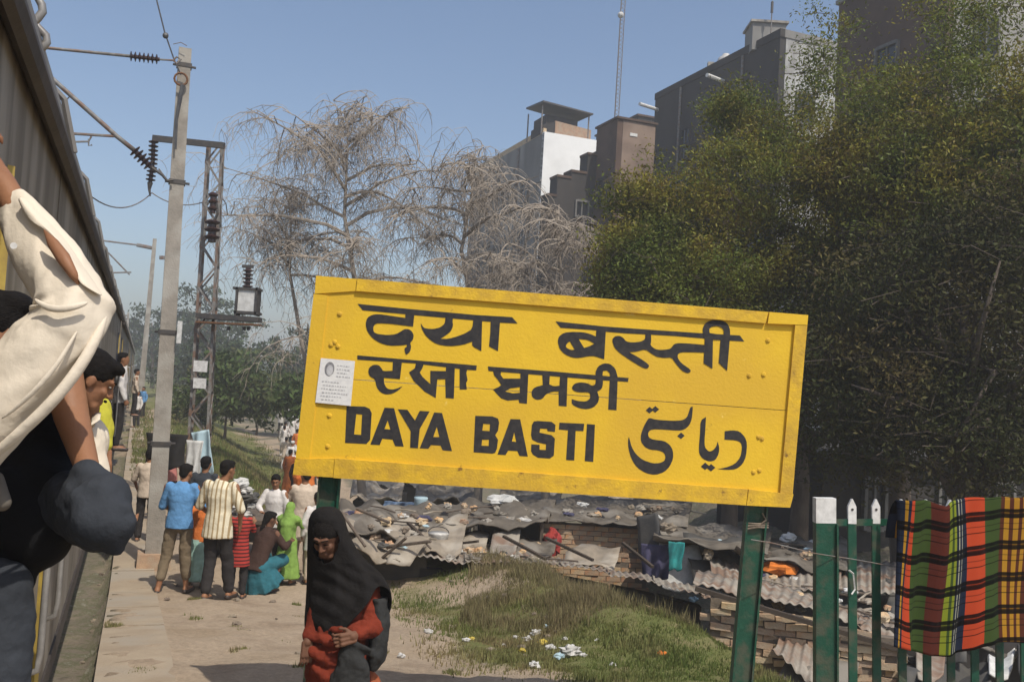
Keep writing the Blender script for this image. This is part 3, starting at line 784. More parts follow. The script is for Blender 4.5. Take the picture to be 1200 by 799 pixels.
def far_mast(px_b, px_t, py_t, D, label, arm):
    base = on(px_b, D); top = V(px_t, py_t, D); s = TX * base.x + TY * base.y
    root = thing('catenary_mast', label, 'mast', tuple(base), group='concrete masts along the track'); O = Vector(base)
    r = Vector((TY, -TX, 0)); fw = Vector((TX, TY, 0)); t = top - O; b = Vector((0, 0, -.3))
    MB().hexa([b + r * x + fw * y for x, y in ((-.17, -.13), (.17, -.13), (.17, .13), (-.17, .13))] + [t + r * x + fw * y for x, y in ((-.11, -.09), (.11, -.09), (.11, .09), (-.11, .09))]).build('pole', M['concrete'], root)
    k = D / 56
    for j, (p0, p1, w) in enumerate(arm):
        MB().tube([VS(*p0, s) - O, VS(*p1, s) - O], w * k, 6).build('cantilever', M['steel_grey'], root)
far_mast(163, 181.5, 280, 56, 'second concrete mast, thinner and hazier, behind the nearest mast', [((112, 281), (160, 287), .05), ((160, 287), (180, 291), .11), ((118, 287), (152, 322), .045), ((120, 320), (154, 319), .045), ((190, 300), (190, 304), .18)])
far_mast(145, 150.5, 366, 108, 'farthest concrete mast, small and pale beside the train', [((128, 366), (149, 370), .05), ((134, 380), (149, 373), .05)])

def lattice_mast():
    D = 19.0; base = on(229, D); top = V(253, 168, D); s = TX * base.x + TY * base.y
    root = thing('lattice_mast', 'steel lattice mast with a boxed isolator shelf and a top crossarm', 'mast', tuple(base)); O = Vector(base)
    r = Vector((.985, .17, 0)); fw = Vector((-.17, .985, 0)); t = top - O; b = Vector((0, 0, -.2))
    wb, wt = .19, .135
    for i, j in ((-1, -1), (1, -1), (1, 1), (-1, 1)):
        MB().bar(b + r * i * wb + fw * j * wb, t + r * i * wt + fw * j * wt, .05, .05, fw).build('chord', M['steel_grey'], root)
    L = (t - b).length; n = int(L / .42)
    for k in range(n):
        f0, f1 = k / n, (k + 1) / n; w0 = wb + (wt - wb) * f0; w1 = wb + (wt - wb) * f1
        c0 = b.lerp(t, f0); c1 = b.lerp(t, f1); sg = 1 if k % 2 else -1
        for j in (-1, 1):
            MB().bar(c0 + r * -sg * w0 + fw * j * (w0 + .03), c1 + r * sg * w1 + fw * j * (w1 + .03), .035, .012, fw).build('lacing', M['steel_grey'], root)
        for j in (-1, 1):
            MB().bar(c0 + fw * -sg * w0 + r * j * (w0 + .03), c1 + fw * sg * w1 + r * j * (w1 + .03), .035, .012, r).build('lacing', M['steel_grey'], root)
    W_ = lambda x, y, o=0: V(x, y, D + o) - O
    MB().bar(W_(179, 162, -.3), W_(263, 171, -.3), .07, .12).build('crossarm', M['dark_steel'], root)
    insulator(V(180, 165, D - .3), V(179, 190, D - .3), 5, .10, 'insulator', root, O, .04)
    insulator(V(179, 190, D - .3), V(176, 214, D - .3), 5, .10, 'insulator', root, O, .04)
    MB().tube([W_(176, 214, -.3), W_(175, 222, -.3), W_(176, 230, -.3)], [.06, .03, .015], 6).build('end_fitting', M['dark_steel'], root)
    # dark bundle hanging inside the mast
    insulator(V(250, 226, D - .45), V(249, 250, D - .45), 3, .10, 'insulator', root, O, .06)
    insulator(V(249, 258, D - .45), V(248, 284, D - .45), 3, .16, 'insulator', root, O, .08)
    MB().tube([W_(252, 226, -.45), W_(255, 250, -.45), W_(250, 262, -.45)], .03, 6).build('jumper', M['dark_steel'], root)
    # shelf and boxed isolator
    MB().bar(W_(232, 370, -.3), W_(305, 375, -.3), .3, .10).build('shelf', M['dark_steel'], root)
    MB().bar(W_(232, 377.5, -.3), W_(305, 381, -.3), .28, .03).build('shelf', M['rust'], root)
    for x in (268, 286, 291): MB().tube([W_(x, 380 + x * .01, -.3), W_(x, 387, -.3)], .035, 6).build('shelf_bolt', M['dark_steel'], root)
    c = W_(290.5, 352.5, -.3); MB().box(c, (.33, .24, .43)).build('isolator_box', M['cloth_white'], root, label='pale box')
    fr = MB()
    for (x, y, w, h_) in ((279, 354, .04, .56), (302, 354, .04, .56)): fr.box(W_(x, y, -.3), (w, .3, h_))
    fr.box(W_(290.5, 339, -.3), (.52, .3, .05)); fr.box(W_(290.5, 367, -.3), (.48, .3, .05))
    fr.build('box_cage', M['dark_steel'], root)
    insulator(V(290, 337, D - .3), V(291, 314, D - .3), 5, .11, 'insulator', root, O, .05)
    MB().bar(W_(284, 312, -.3), W_(297, 312.5, -.3), .06, .06).build('terminal', M['dark_steel'], root)
    MB().box(W_(235, 429, -.45), (.27, .02, .22)).build('plate', M['white_paint'], root, label='upper white plate')
    MB().box(W_(234, 449, -.45), (.25, .02, .2)).build('plate', M['white_paint'], root, label='lower white plate')
lattice_mast()
# overhead wires: strung from mast to mast
def wire(name, label, pts, r, mt='wire_metal'):
    o = MB().tube(pts, r, 5, cap=False).build(name, M[mt]); tag(o, label, 'wire'); return o
sW = TX * on(180, 13.6).x + TY * on(180, 13.6).y
def sag(a, b, dip, n=14): return [a.lerp(b, i / n) - Vector((0, 0, dip * 4 * (i / n) * (1 - i / n))) for i in range(n + 1)]
wire('contact_wire', 'thin sagging grey wire crossing the sky left of the nearest mast', sag(V(86, 210, 14), V(176, 228, 19), .35) + sag(V(178, 226, 19), V(241, 236, 19), .15), .012, 'steel_grey')
wire('stay_wire', 'short thin dropper wire hanging near the coach roof under the slanting bracket', [VS(81, 114, sW), VS(62, 134, sW + .2), VS(58, 141, sW + .4)], .009, 'steel_grey')
# ------------------------------------------------------------------ buildings
def corner_building(name, label, px, D, ytop, back, front, walls, cat='building', zb=-3, lean=0):
    """near corner at column px, D ahead, roof seen at ytop; the flank runs back along the track, the front to the right"""
    c = V(px, ytop, D); u = Vector((TX, TY, 0)); w = Vector((TY, -TX, 0))
    root = thing(name, label, cat, (c.x, c.y, zb)); O = Vector((c.x, c.y, zb)); h = c.z - zb
    def P(a, b, z): return u * a + w * b + Vector((0, 0, z))
    return root, P, h, O
def wallpanel(root, P, a0, a1, b0, b1, z0, z1, m, name='wall', label=None):
    return MB().hexa([P(a0, b0, z0), P(a0, b1, z0), P(a1, b1, z0), P(a1, b0, z0), P(a0, b0, z1), P(a0, b1, z1), P(a1, b1, z1), P(a1, b0, z1)]).build(name, M[m], root, label=label)
def window(root, P, flank, pos, z, w, h, m='frame_grey'):
    """flank: opening in the long side wall (a = pos), else in the front wall (b = pos)"""
    e = .12
    g = MB()
    def B(p0, p1, z0, z1, d0, d1):
        if flank: return [P(p0, d0, z0), P(p0, d1, z0), P(p1, d1, z0), P(p1, d0, z0), P(p0, d0, z1), P(p0, d1, z1), P(p1, d1, z1), P(p1, d0, z1)]
        return [P(d0, p0, z0), P(d1, p0, z0), P(d1, p1, z0), P(d0, p1, z0), P(d0, p0, z1), P(d1, p0, z1), P(d1, p1, z1), P(d0, p1, z1)]
    for p0, p1, z0, z1 in ((pos - .09, pos, z - .09, z + h + .09), (pos + w, pos + w + .09, z - .09, z + h + .09), (pos, pos + w, z - .12, z), (pos, pos + w, z + h, z + h + .12)):
        g.hexa(B(p0, p1, z0, z1, -e, .05))
    f = g.build('window', M[m], root)
    MB().hexa(B(pos, pos + w, z, z + h, -.03, .03)).build('pane', M['glass_dark'], f)
    MB().hexa(B(pos + w / 2 - .03, pos + w / 2 + .03, z, z + h, -.07, -.03)).build('mullion', M[m], f)

def dark_block():
    root, P, h, O = corner_building('apartment_block', 'tall dark flat-roofed block with peeling pale front wall, behind the green trees', 915, 40, 34, 0, 0, None)
    Lf, Wf = 10.6, 3.6
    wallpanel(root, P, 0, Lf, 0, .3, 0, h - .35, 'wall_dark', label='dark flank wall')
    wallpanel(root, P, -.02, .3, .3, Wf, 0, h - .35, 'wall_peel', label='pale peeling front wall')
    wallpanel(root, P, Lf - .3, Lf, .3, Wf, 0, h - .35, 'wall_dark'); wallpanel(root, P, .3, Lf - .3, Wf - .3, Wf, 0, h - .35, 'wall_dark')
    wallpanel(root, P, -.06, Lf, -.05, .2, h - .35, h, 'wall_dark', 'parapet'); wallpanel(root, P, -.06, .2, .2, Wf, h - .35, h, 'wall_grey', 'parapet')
    wallpanel(root, P, .2, Lf, .3, Wf, h - .6, h - .4, 'wall_grey', 'roof')
    wallpanel(root, P, 0, Lf, -.07, 0, h - 3.6, h - 3.45, 'wall_dark', 'ledge')
    for a, z, w, hh in ((6.9, h - 4.2, .7, 1.5), (3.6, h - 4.2, .9, 1.4), (8.7, h - 7.4, .7, 1.2), (4.6, h - 7.4, .8, 1.3), (1.4, h - 4.0, .8, 1.4)): window(root, P, True, a, z, w, hh, 'wall_dark')
    for b, z in ((1.0, h - 3.9), (1.0, h - 7.2), (2.3, h - 7.2)): window(root, P, False, b, z, .8, 1.2)
    for a in (2.6, 7.9): MB().tube([P(a, -.09, h - .4), P(a, -.09, 0)], .06, 6).build('downpipe', M['steel_grey'], root)
    for z in (h - 6.8, h - 10.0): wallpanel(root, P, 0, Lf, -.06, 0, z, z + .14, 'wall_dark', 'ledge')
    for (a, z) in ((4.2, h - 1.15), (10.3, h - .95)):
        MB().tube([P(a, .1, z), P(a - .35, -1.15 if a < 5 else -1.3, z + .02)], .10, 8).build('drain_spout', M['white_paint'], root)
    t = thing('water_tank', 'round pale water tank standing on the dark block roof', 'water tank', tuple(O + P(5.6, 1.0, h - .4))); 
    MB().lathe((0, 0, 0), [(0, .35), (.05, .42), (.85, .42), (1.0, .36), (1.12, .18), (1.2, .17), (1.24, .02)], 14).build('tank', M['plastic_white'], t, smooth=True)
    MB().bar((-.75, -.1, 0), (-.75, -.1, .7), .25, .3).build('pedestal', M['concrete'], t)
    r2 = thing('roof_cabin', 'small grey stair cabin on the dark block roof', 'roof cabin', tuple(O + P(1.9, .7, h - .4)))
    MB().hexa([Vector(p) for p in ((-.8, -.5, 0), (.7, -.5, 0), (.7, .9, 0), (-.8, .9, 0), (-.8, -.5, 1.25), (.7, -.5, 1.25), (.7, .9, 1.25), (-.8, .9, 1.25))]).build('wall', M['wall_grey'], r2)
    MB().box((-.05, .2, 1.3), (1.7, 1.6, .1)).build('roof_slab', M['concrete'], r2)
    a = thing('roof_antenna', 'thin antenna pole above the dark block roof', 'antenna', tuple(O + P(1.1, .3, h - .3)))
    MB().tube([(0, 0, 0), (0, 0, 2.0)], .025, 6).build('pole', M['steel_grey'], a); MB().tube([(0, 0, 1.45), (0, 0, 1.95)], .06, 6).build('aerial', M['dark_steel'], a)
dark_block()
def white_house():
    root, P, h, O = corner_building('plastered_house', 'tall house with sunlit white end wall, grey flank and roof shelter', 638, 55, 154, 0, 0, None)
    Lf, Wf = 13, 3.55
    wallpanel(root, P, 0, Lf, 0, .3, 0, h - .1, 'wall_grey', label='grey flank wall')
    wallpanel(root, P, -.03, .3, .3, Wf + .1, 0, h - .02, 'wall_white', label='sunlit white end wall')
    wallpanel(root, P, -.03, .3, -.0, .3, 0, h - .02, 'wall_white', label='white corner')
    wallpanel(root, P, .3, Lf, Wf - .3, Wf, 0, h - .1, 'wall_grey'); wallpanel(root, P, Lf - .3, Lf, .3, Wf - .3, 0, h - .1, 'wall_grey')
    wallpanel(root, P, .3, Lf, .3, Wf - .3, h - .3, h - .1, 'wall_grey', 'roof')
    wallpanel(root, P, .2, Lf, .02, .22, h - .1, h + .25, 'brick_old', 'parapet')
    for a, z in ((2, h - 3.8), (5.2, h - 3.8), (8.4, h - 3.8), (2, h - 7), (5.2, h - 7), (8.4, h - 7), (11, h - 7), (3, h - 10), (7, h - 10)): window(root, P, True, a, z, 1.0, 1.3)
    for a in (3.8, 7.4, 10.4): MB().tube([P(a, -.09, h - .2), P(a, -.09, 0)], .06, 6).build('downpipe', M['steel_grey'], root)
    for z in (h - 3.0, h - 6.2, h - 9.4): wallpanel(root, P, 0, Lf, -.07, 0, z, z + .13, 'wall_grey', 'ledge')
    # shelter on the roof: low brick wall, posts, sheet
    c = thing('roof_shelter', 'small rooftop shelter with brick parapet and flat sheet roof on the white house', 'shelter', tuple(O + P(.5, .0, h - .05)))
    Q = lambda a, b, z: Vector((TX, TY, 0)) * a + Vector((TY, -TX, 0)) * b + Vector((0, 0, z))
    bw = MB().hexa([Q(0, .9, 0), Q(0, 3.3, 0), Q(.2, 3.3, 0), Q(.2, .9, 0), Q(0, .9, .95), Q(0, 3.3, .75), Q(.2, 3.3, .75), Q(.2, .9, .95)]); bw.build('brick_parapet', M['brick_old'], c)
    MB().hexa([Q(0, 0, 0), Q(0, .88, 0), Q(1.6, .88, 0), Q(1.6, 0, 0), Q(0, .0, .55), Q(0, .88, .9), Q(1.6, .88, .9), Q(1.6, 0, .55)]).build('side_parapet', M['wall_dark'], c)
    MB().hexa([Q(.3, .4, 0), Q(.3, 2.5, 0), Q(2.2, 2.5, 0), Q(2.2, .4, 0), Q(.3, .4, 1.35), Q(.3, 2.5, 1.25), Q(2.2, 2.5, 1.25), Q(2.2, .4, 1.35)]).build('cabin', M['wall_dark'], c)
    for a, b in ((0, .0), (0, 3.1), (2.2, .0), (2.2, 3.1)): MB().tube([Q(a, b, 0), Q(a, b, 1.75)], .045, 6).build('post', M['steel_grey'], c)
    MB().hexa([Q(-.3, -.1, 1.85), Q(-.3, 3.25, 1.62), Q(2.4, 3.25, 1.75), Q(2.4, -.1, 2.1), Q(-.3, -.1, 1.95), Q(-.3, 3.25, 1.7), Q(2.4, 3.25, 1.85), Q(2.4, -.1, 2.2)]).build('sheet_roof', M['dark_steel'], c)
white_house()
def brown_tower():
    root, P, h, O = corner_building('brick_tower', 'narrow brown brick stair tower between the white house and the dark block', 724, 45, 139, 0, 0, None)
    wallpanel(root, P, 0, 2.2, 0, .3, 0, h, 'wall_brown_dark', label='flank with painted shade'); wallpanel(root, P, -.02, .3, .3, 2.1, 0, h - .02, 'wall_brown', label='sunlit brown front')  # flank colour darkened to carry its shade; front keeps the plain brown
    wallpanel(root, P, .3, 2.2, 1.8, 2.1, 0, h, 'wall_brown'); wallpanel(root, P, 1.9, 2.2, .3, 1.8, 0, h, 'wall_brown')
    wallpanel(root, P, -.1, 2.3, -.08, 2.2, h, h + .1, 'wall_brown_dark', 'coping')
    wallpanel(root, P, -.05, -.02, .7, 1.1, h - .75, h - .6, 'white_paint', 'plate')
    window(root, P, False, .7, h - 4.5, .7, 1.1); window(root, P, True, .8, h - 4, .8, 1.2, 'wall_dark')
    r, P2, h2, O2 = corner_building('stepped_house', 'dark stepped house rising in tiers against the white house wall', 704, 47, 178, 0, 0, None)
    for i, (a0, a1, b0, b1, z) in enumerate(((0, .9, .0, 1.0, 0), (0, .9, -.7, 0, -.25), (0, .9, -1.55, -.7, -1.25), (0, .9, -2.3, -1.55, -1.6), (0, .9, -2.75, -2.3, -2.6))):
        wallpanel(r, P2, a0, a1, b0, b1, 0, h2 + z, 'wall_dark', 'wall', None)
        wallpanel(r, P2, a0 - .05, a1, b0 - .04, b1 + (.0 if i else .05), h2 + z, h2 + z + .12, 'wall_brown_dark', 'coping')
    window(r, P2, False, -1.2, h2 - 3.4, .6, .7)
    for z in (h2 - 4.5, h2 - 7): window(r, P2, False, -.3, z, .8, 1.1, 'wall_dark')
brown_tower()
def antenna_mast():
    b = V(720.5, 160, 49); t = V(730.5, -12, 49)
    root = thing('antenna_mast', 'tall thin lattice antenna mast above the brown tower', 'antenna mast', tuple(b - Vector((0, 0, 1)))); O = Vector(root.location)
    d = t - b; b = b - O - Vector((0, 0, .9)); t = t - O
    for k in range(3):
        o = Vector((math.cos(k * 2.094), math.sin(k * 2.094), 0)) * .14
        MB().tube([b + o, t + o], .022, 5).build('chord', M['steel_grey'], root)
    g = MB(); n = 40
    for i in range(n):
        for k in range(3):
            o = Vector((math.cos(k * 2.094), math.sin(k * 2.094), 0)) * .14; o2 = Vector((math.cos((k + 1) * 2.094), math.sin((k + 1) * 2.094), 0)) * .14
            g.tube([b.lerp(t, i / n) + o, b.lerp(t, (i + 1) / n) + o2], .011, 4, cap=False)
    g.build('lacing', M['steel_grey'], root, kind='stuff')
    MB().ell(V(727.5, 18, 48.6) - O, .17, n=10, m=8).build('beacon', M['plastic_white'], root)
    # its roof block
    r, P, h, O2 = corner_building('far_house', 'low dark rooftop seen behind the brown tower', 748, 60, 136, 0, 0, None)
    wallpanel(r, P, 0, 6, 0, 3, 0, h, 'wall_dark')
    wallpanel(r, P, -.1, 6.1, -.1, 3.1, h, h + .12, 'wall_brown_dark', 'coping')
antenna_mast()
def corner_tall():
    root, P, h, O = corner_building('tall_house', 'tall brown-flanked house rising out of the top edge behind the tree', 1112, 29, -60, 0, 0, None)
    wallpanel(root, P, 0, 5.0, 0, .3, 0, h, 'wall_brown_dark', label='brown flank wall'); wallpanel(root, P, -.02, .3, .3, 7, 0, h - .03, 'wall_grey', label='grey front wall')
    wallpanel(root, P, .3, 5, 6.7, 7, 0, h, 'wall_grey'); wallpanel(root, P, 4.7, 5.0, .3, 6.7, 0, h, 'wall_grey')
    wallpanel(root, P, -.1, 5.1, -.08, 7.1, h, h + .15, 'wall_grey', 'parapet')
    for z in (h - 3.2, h - 6.2, h - 9.2):
        window(root, P, False, 1.2, z, .9, 1.3); window(root, P, False, 4.0, z, .9, 1.3); window(root, P, True, 2, z - .4, .9, 1.2)
corner_tall()
# low dark sheds in the shade of the trees
r, P, h, O = corner_building('shed', 'low dark shed in the shade under the trees behind the fence', 965, 21, 535, 0, 0, None, zb=-1)
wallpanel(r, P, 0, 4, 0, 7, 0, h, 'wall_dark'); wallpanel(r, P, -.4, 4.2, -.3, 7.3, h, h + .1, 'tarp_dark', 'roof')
for b in (1.2, 3.4, 5.2): window(r, P, False, b, .6, .5, 1.0, 'frame_grey')

# ------------------------------------------------------------------ trees
def leaves(centers, per, spread, size, m, name, parent, tri=False, flat=.55, O=(0, 0, 0), droop=0):
    C = np.asarray(centers, float); n = len(C) * per
    base = np.repeat(C, per, 0) + RNG.normal(0, 1, (n, 3)) * np.array([spread, spread, spread * flat])
    if droop: base[:, 2] -= RNG.random(n) * droop
    a = RNG.normal(0, 1, (n, 3)); a /= np.linalg.norm(a, axis=1)[:, None]
    b = RNG.normal(0, 1, (n, 3)); b -= a * (a * b).sum(1)[:, None]; b /= np.linalg.norm(b, axis=1)[:, None]
    s = size * (0.55 + .9 * RNG.random(n))[:, None]
    a = a * s; b = b * s * .38
    v = np.stack([base - a, base - b, base + a, base + b], 1).reshape(-1, 3) - np.asarray(O)
    return npmesh(name, v, 4, m, parent)
def clumps(blobs, n, shell=.55):
    """points in the outer part of ellipsoids: (centre, radii, share)"""
    out = []; tot = sum(b[2] for b in blobs)
    for c, r, w in blobs:
        k = int(n * w / tot)
        d = RNG.normal(0, 1, (k, 3)); d /= np.linalg.norm(d, axis=1)[:, None]
        rad = (shell + (1 - shell) * RNG.random(k) ** .6)[:, None] * (1 + .16 * RNG.normal(0, 1, (k, 1)))
        out.append(np.asarray(c) + d * rad * np.asarray(r))
    return np.concatenate(out)
def leafy_tree(name, label, base, blobs, n, per, spread, size, m, trunk_r=.18, bark='bark', limbs=10, group=None, twigs=0, cat='tree', droop=0, shell=.55):
    root = thing(name, label, cat, tuple(base), group=group); O = Vector(base)
    C = clumps(blobs, n, shell)
    # drop a share of clumps in patches so that the crown breaks open
    keep = (np.sin(C[:, 0] * 1.9 + C[:, 2] * 1.3) + np.sin(C[:, 2] * 2.3 - C[:, 1] * 1.7 + 1) + RNG.normal(0, .8, len(C))) > -1.15
    C = C[keep]
    leaves(C, per, spread, size, m, 'crown', root, O=tuple(O), droop=droop)
    top = Vector(blobs[0][0]) - O
    g = MB(); mid = top * .45 + Vector((random.uniform(-.2, .2), random.uniform(-.2, .2), 0))
    g.tube([Vector((0, 0, -.4)), Vector((.05, 0, .5)), mid * .6, mid, top], [trunk_r * 1.5, trunk_r * 1.15, trunk_r, trunk_r * .8, trunk_r * .3], 9)
    g.build('trunk', M[bark], root, smooth=True)
    for i in range(limbs):
        c = Vector(C[RNG.integers(len(C))]) - O; st = mid.lerp(top, random.uniform(0, .7)); k = st.lerp(c, .5) + Vector((random.uniform(-.4, .4), random.uniform(-.4, .4), random.uniform(0, .5)))
        MB().tube([st, k, c], [trunk_r * .45, trunk_r * .25, trunk_r * .08], 6).build('limb', M[bark], root, smooth=True)
    if twigs:
        g = MB(); L = len(C)
        for i in range(twigs):
            c = Vector(C[RNG.integers(L)]) - O; d = Vector(RNG.normal(0, 1, 3)); d.z = abs(d.z) * .3; d.normalize(); ln = random.uniform(.6, 1.5) * spread * 2.2
            e = Vector(RNG.normal(0, .16, 3)) * ln; g.tube([c - d * ln, c - d * ln * .4 + e, c + d * ln * .2 - e, c + d * ln * .8 + Vector((0, 0, -.3 * ln))], [.009, .007, .005, .002], 3, cap=False)
        g.build('twigs', M['twig_brown'], root, kind='stuff')
    return root
def B(px, py, D, rx, ry, rz, w=1.0): return (tuple(V(px, py, D)), (rx, ry, rz), w)
# right-hand trees
leafy_tree('leafy_tree', 'bright olive leafy tree reaching left over the yellow board, nearest the brown tower', on(850, 17.5),
    [B(850, 250, 17.5, 1.6, 1.5, 1.3, 1), B(765, 290, 17, 1.0, 1.1, 1.0, 1.0), B(742, 235, 17.5, .55, .6, .5, .4), B(820, 340, 16.6, 1.3, 1.2, .9, 1), B(890, 200, 18, 1.0, 1.2, .9, .8), B(862, 135, 18.5, .62, .8, .6, .35), B(735, 335, 17, .6, .8, .55, .4), B(960, 290, 17, 1.3, 1.3, 1.5, 1.1)],
    1000, 150, .21, .036, M['leaf_olive'], .16, limbs=22, twigs=420, shell=.3)
leafy_tree('leafy_tree', 'large olive tree filling the upper right, in front of the tall house', on(1060, 16.5),
    [B(1065, 175, 16, 1.6, 1.6, 1.2, 1.2), B(985, 215, 16.4, 1.1, 1.2, .9, .8), B(1160, 120, 15.5, 1.4, 1.5, .9, 1.0), B(1060, 95, 17, .9, 1.1, .6, .35), B(965, 80, 18, .5, .8, .6, .13), B(975, 30, 18, .42, .6, .35, .12), B(1180, 190, 15, 1.5, 1.5, 1.3, 1.2), B(1100, 250, 15.5, 1.6, 1.4, 1.0, 1), B(1130, 40, 16, 1.2, 1.2, .7, .22), B(930, 150, 18, .6, .7, .6, .14)],
    1050, 150, .23, .036, M['leaf_olive'], .2, limbs=24, twigs=700, shell=.3)
leafy_tree('leafy_tree', 'dark brownish twiggy tree filling the right edge behind the fence', on(1130, 13.8),
    [B(1130, 330, 14, 1.5, 1.3, 1.2, 1.2), B(1030, 350, 14.5, 1.1, 1.2, 1.2, 1), B(1190, 420, 13.2, 1.2, 1.2, 1.2, 1), B(1000, 440, 14.8, 1.0, 1.2, 1.0, .9), B(1090, 450, 14, 1.4, 1.1, 1.1, 1), B(1160, 520, 13.5, 1.3, 1.0, .8, .8), B(1010, 520, 15, .9, 1.0, .6, .55), B(1220, 290, 13.5, 1.2, 1.2, 1.5, .7)],
    640, 120, .28, .04, M['leaf_brown'], .17, limbs=26, twigs=520, shell=.2)
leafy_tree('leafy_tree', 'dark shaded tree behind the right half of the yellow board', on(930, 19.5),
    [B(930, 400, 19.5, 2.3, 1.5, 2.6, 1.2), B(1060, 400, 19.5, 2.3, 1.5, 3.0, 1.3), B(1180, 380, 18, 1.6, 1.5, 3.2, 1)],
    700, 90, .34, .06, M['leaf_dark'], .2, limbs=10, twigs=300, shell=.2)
# bare drooping trees
def bare_tree(label, base, top, spread, seed, r0=.14, n1=15, name='bare_tree', f0=.34):
    rr = random.Random(seed); root = thing(name, label, 'tree', tuple(base), group='bare trees'); O = Vector(base); H = (top - base).length
    up = (top - base) / H
    tr = [Vector((0, 0, -.4))] + [up * H * f + Vector((rr.uniform(-1, 1), rr.uniform(-1, 1), 0)) * .12 * H * f * (1 - f) for f in (.15, .35, .55, .75, .9, 1)]
    MB().tube(tr, [r0 * 1.3, r0, r0 * .85, r0 * .65, r0 * .45, r0 * .25, r0 * .1], 8).build('trunk', M['bare_bark'], root, smooth=True)
    def at(f): f = f * (len(tr) - 1); i = min(int(f), len(tr) - 2); return tr[i].lerp(tr[i + 1], f - i)
    tw = MB(); ends = []
    def limb(p, d, ln, r, lvl, out):
        pts = [p]; q = Vector(p); dd = Vector(d); seg = 6 if lvl < 2 else 5
        for k in range(seg):
            if q.z + O.z < 1.6 and lvl > 1: break
            dd = (dd + Vector((rr.gauss(0, .24), rr.gauss(0, .24), rr.gauss(0, .16) - (.13 if lvl == 1 else .36)))).normalized()
            q = q + dd * (ln / seg); pts.append(Vector(q))
        rad = [max(.0045, r * (1 - .85 * k / seg)) for k in range(len(pts))]
        if len(pts) < 2: return pts + pts
        out.tube(pts, rad, 5 if lvl < 2 else 3, cap=False)
        return pts
    for i in range(n1):
        f = f0 + (1 - f0) * (i + rr.random() * .5) / n1; a = i * 2.4 + rr.uniform(-.5, .5)
        w = (1 - .25 * rr.random()) if f < .7 else max(.16, 1 - (f - .7) * 2.9)
        d = Vector((math.cos(a), math.sin(a) * .8, (.25 + .8 * rr.random()))).normalized(); ln = spread * w * rr.uniform(.75, 1.15)
        g = MB(); pts = limb(at(f), d, ln, r0 * .42 * w + .012, 1, g)
        g.build('limb', M['bare_bark'], root)
        for j in range(int(6 + 17 * w)):
            t = rr.uniform(.15, 1) * (len(pts) - 1); k = min(int(t), len(pts) - 2); p = pts[k].lerp(pts[k + 1], t - k)
            d2 = Vector((rr.gauss(0, 1), rr.gauss(0, 1), rr.uniform(-.1, 1.0))).normalized()
            pp = limb(p, d2, spread * rr.uniform(.22, .5), .019, 2, tw)
            for m_ in range(10):
                p3 = pp[rr.randint(1, len(pp) - 1)]; limb(p3, Vector((rr.gauss(0, 1), rr.gauss(0, 1), rr.uniform(-.8, .6))).normalized(), spread * rr.uniform(.10, .26), .008, 3, tw)
    tw.build('twigs', M['bare_bark'], root, kind='stuff')
bare_tree('tall bare tree with drooping pale twigs above the left half of the board', on(430, 27), V(408, 128, 27), 4.2, 3, .12, 24, f0=.46)
bare_tree('bare spreading tree with arching twigs standing left of the tall bare one', on(372, 29), V(336, 225, 29), 2.9, 11, .10, 12, f0=.66)
bare_tree('bare tree with twisted pale branches in front of the grey house flank', on(560, 24), V(548, 175, 24), 3.0, 5, .11, 20, f0=.4)
bare_tree('bare tree between the grey flank and the green tree', on(640, 22), V(655, 240, 22), 2.4, 9, .11, 15)

# bushes and far trees
for i, (px, py, D, rx, rz, n, lab) in enumerate((
    (262, 452, 46, 2.0, 1.8, 90, 'dense green bush left of the dirt path, nearest to it'),
    (300, 445, 60, 3.2, 2.0, 110, 'broad green bush behind the path beside the board edge'),
    (215, 470, 50, 1.3, 1.3, 50, 'small bush at the foot of the second mast'),
    (245, 425, 75, 3.2, 2.8, 100, 'hazy green thicket behind the lattice mast'),
    (205, 432, 90, 2.6, 2.4, 60, 'hazy low bush between the two nearest masts'),
    (330, 415, 85, 5.0, 2.2, 110, 'pale hazy thicket left of the board, farthest back'),
    (350, 455, 42, 1.6, 1.5, 60, 'green bush just behind the left edge of the board'))):
    b = on(px, D); c = V(px, py, D); c = Vector((b.x, b.y, max(c.z, b.z + rz * .55)))
    leafy_tree('bush', lab, b, [(tuple(c), (rx, rx * .8, rz), 1), (tuple(c + Vector((rx * .7, 0, -rz * .4))), (rx * .7, rx * .6, rz * .6), .6)], n, 46, .32, .10 + D * .0015, M['leaf_bush'] if D < 70 else M['leaf_far'], .06, limbs=4, group='bushes beyond the path', cat='bush', shell=.3)
for i, (px, py, D, rx, rz, n, lab) in enumerate((
    (232, 362, 105, 4.0, 4.8, 90, 'tall hazy tree between the nearest mast and the lattice mast'),
    (178, 378, 115, 3.3, 3.4, 60, 'hazy feathery tree behind the second mast'),
    (265, 385, 110, 4.0, 4.5, 80, 'low hazy tree right of the lattice mast'),
    (205, 395, 120, 5.0, 4.0, 70, 'faint round tree between masts, lowest of the hazy ones'))):
    b = on(px, D); c = V(px, py, D)
    leafy_tree('far_tree', lab, b, [(tuple(c), (rx, rx, rz), 1), (tuple(c + Vector((rx * .5, 0, -rz * .7))), (rx * .9, rx, rz * .7), .7), (tuple(c + Vector((-rx * .6, 0, -rz * .5))), (rx * .6, rx, rz * .6), .5)], n, 46, .55, .26, M['leaf_far'], .22, limbs=7, group='hazy trees in the distance', shell=.3)
# a wood along the horizon reads as one mass
Cs = []
for i in range(420):
    a = random.uniform(-.75, .8); d = random.uniform(170, 260); Cs.append((math.sin(a) * d, math.cos(a) * d, random.uniform(-1, 6 + 3 * math.sin(a * 9))))
o = leaves(Cs, 45, 2.2, .9, M['leaf_far'], 'far_wood', None, flat=.8); tag(o, 'hazy line of distant trees along the horizon', 'trees', kind='stuff')

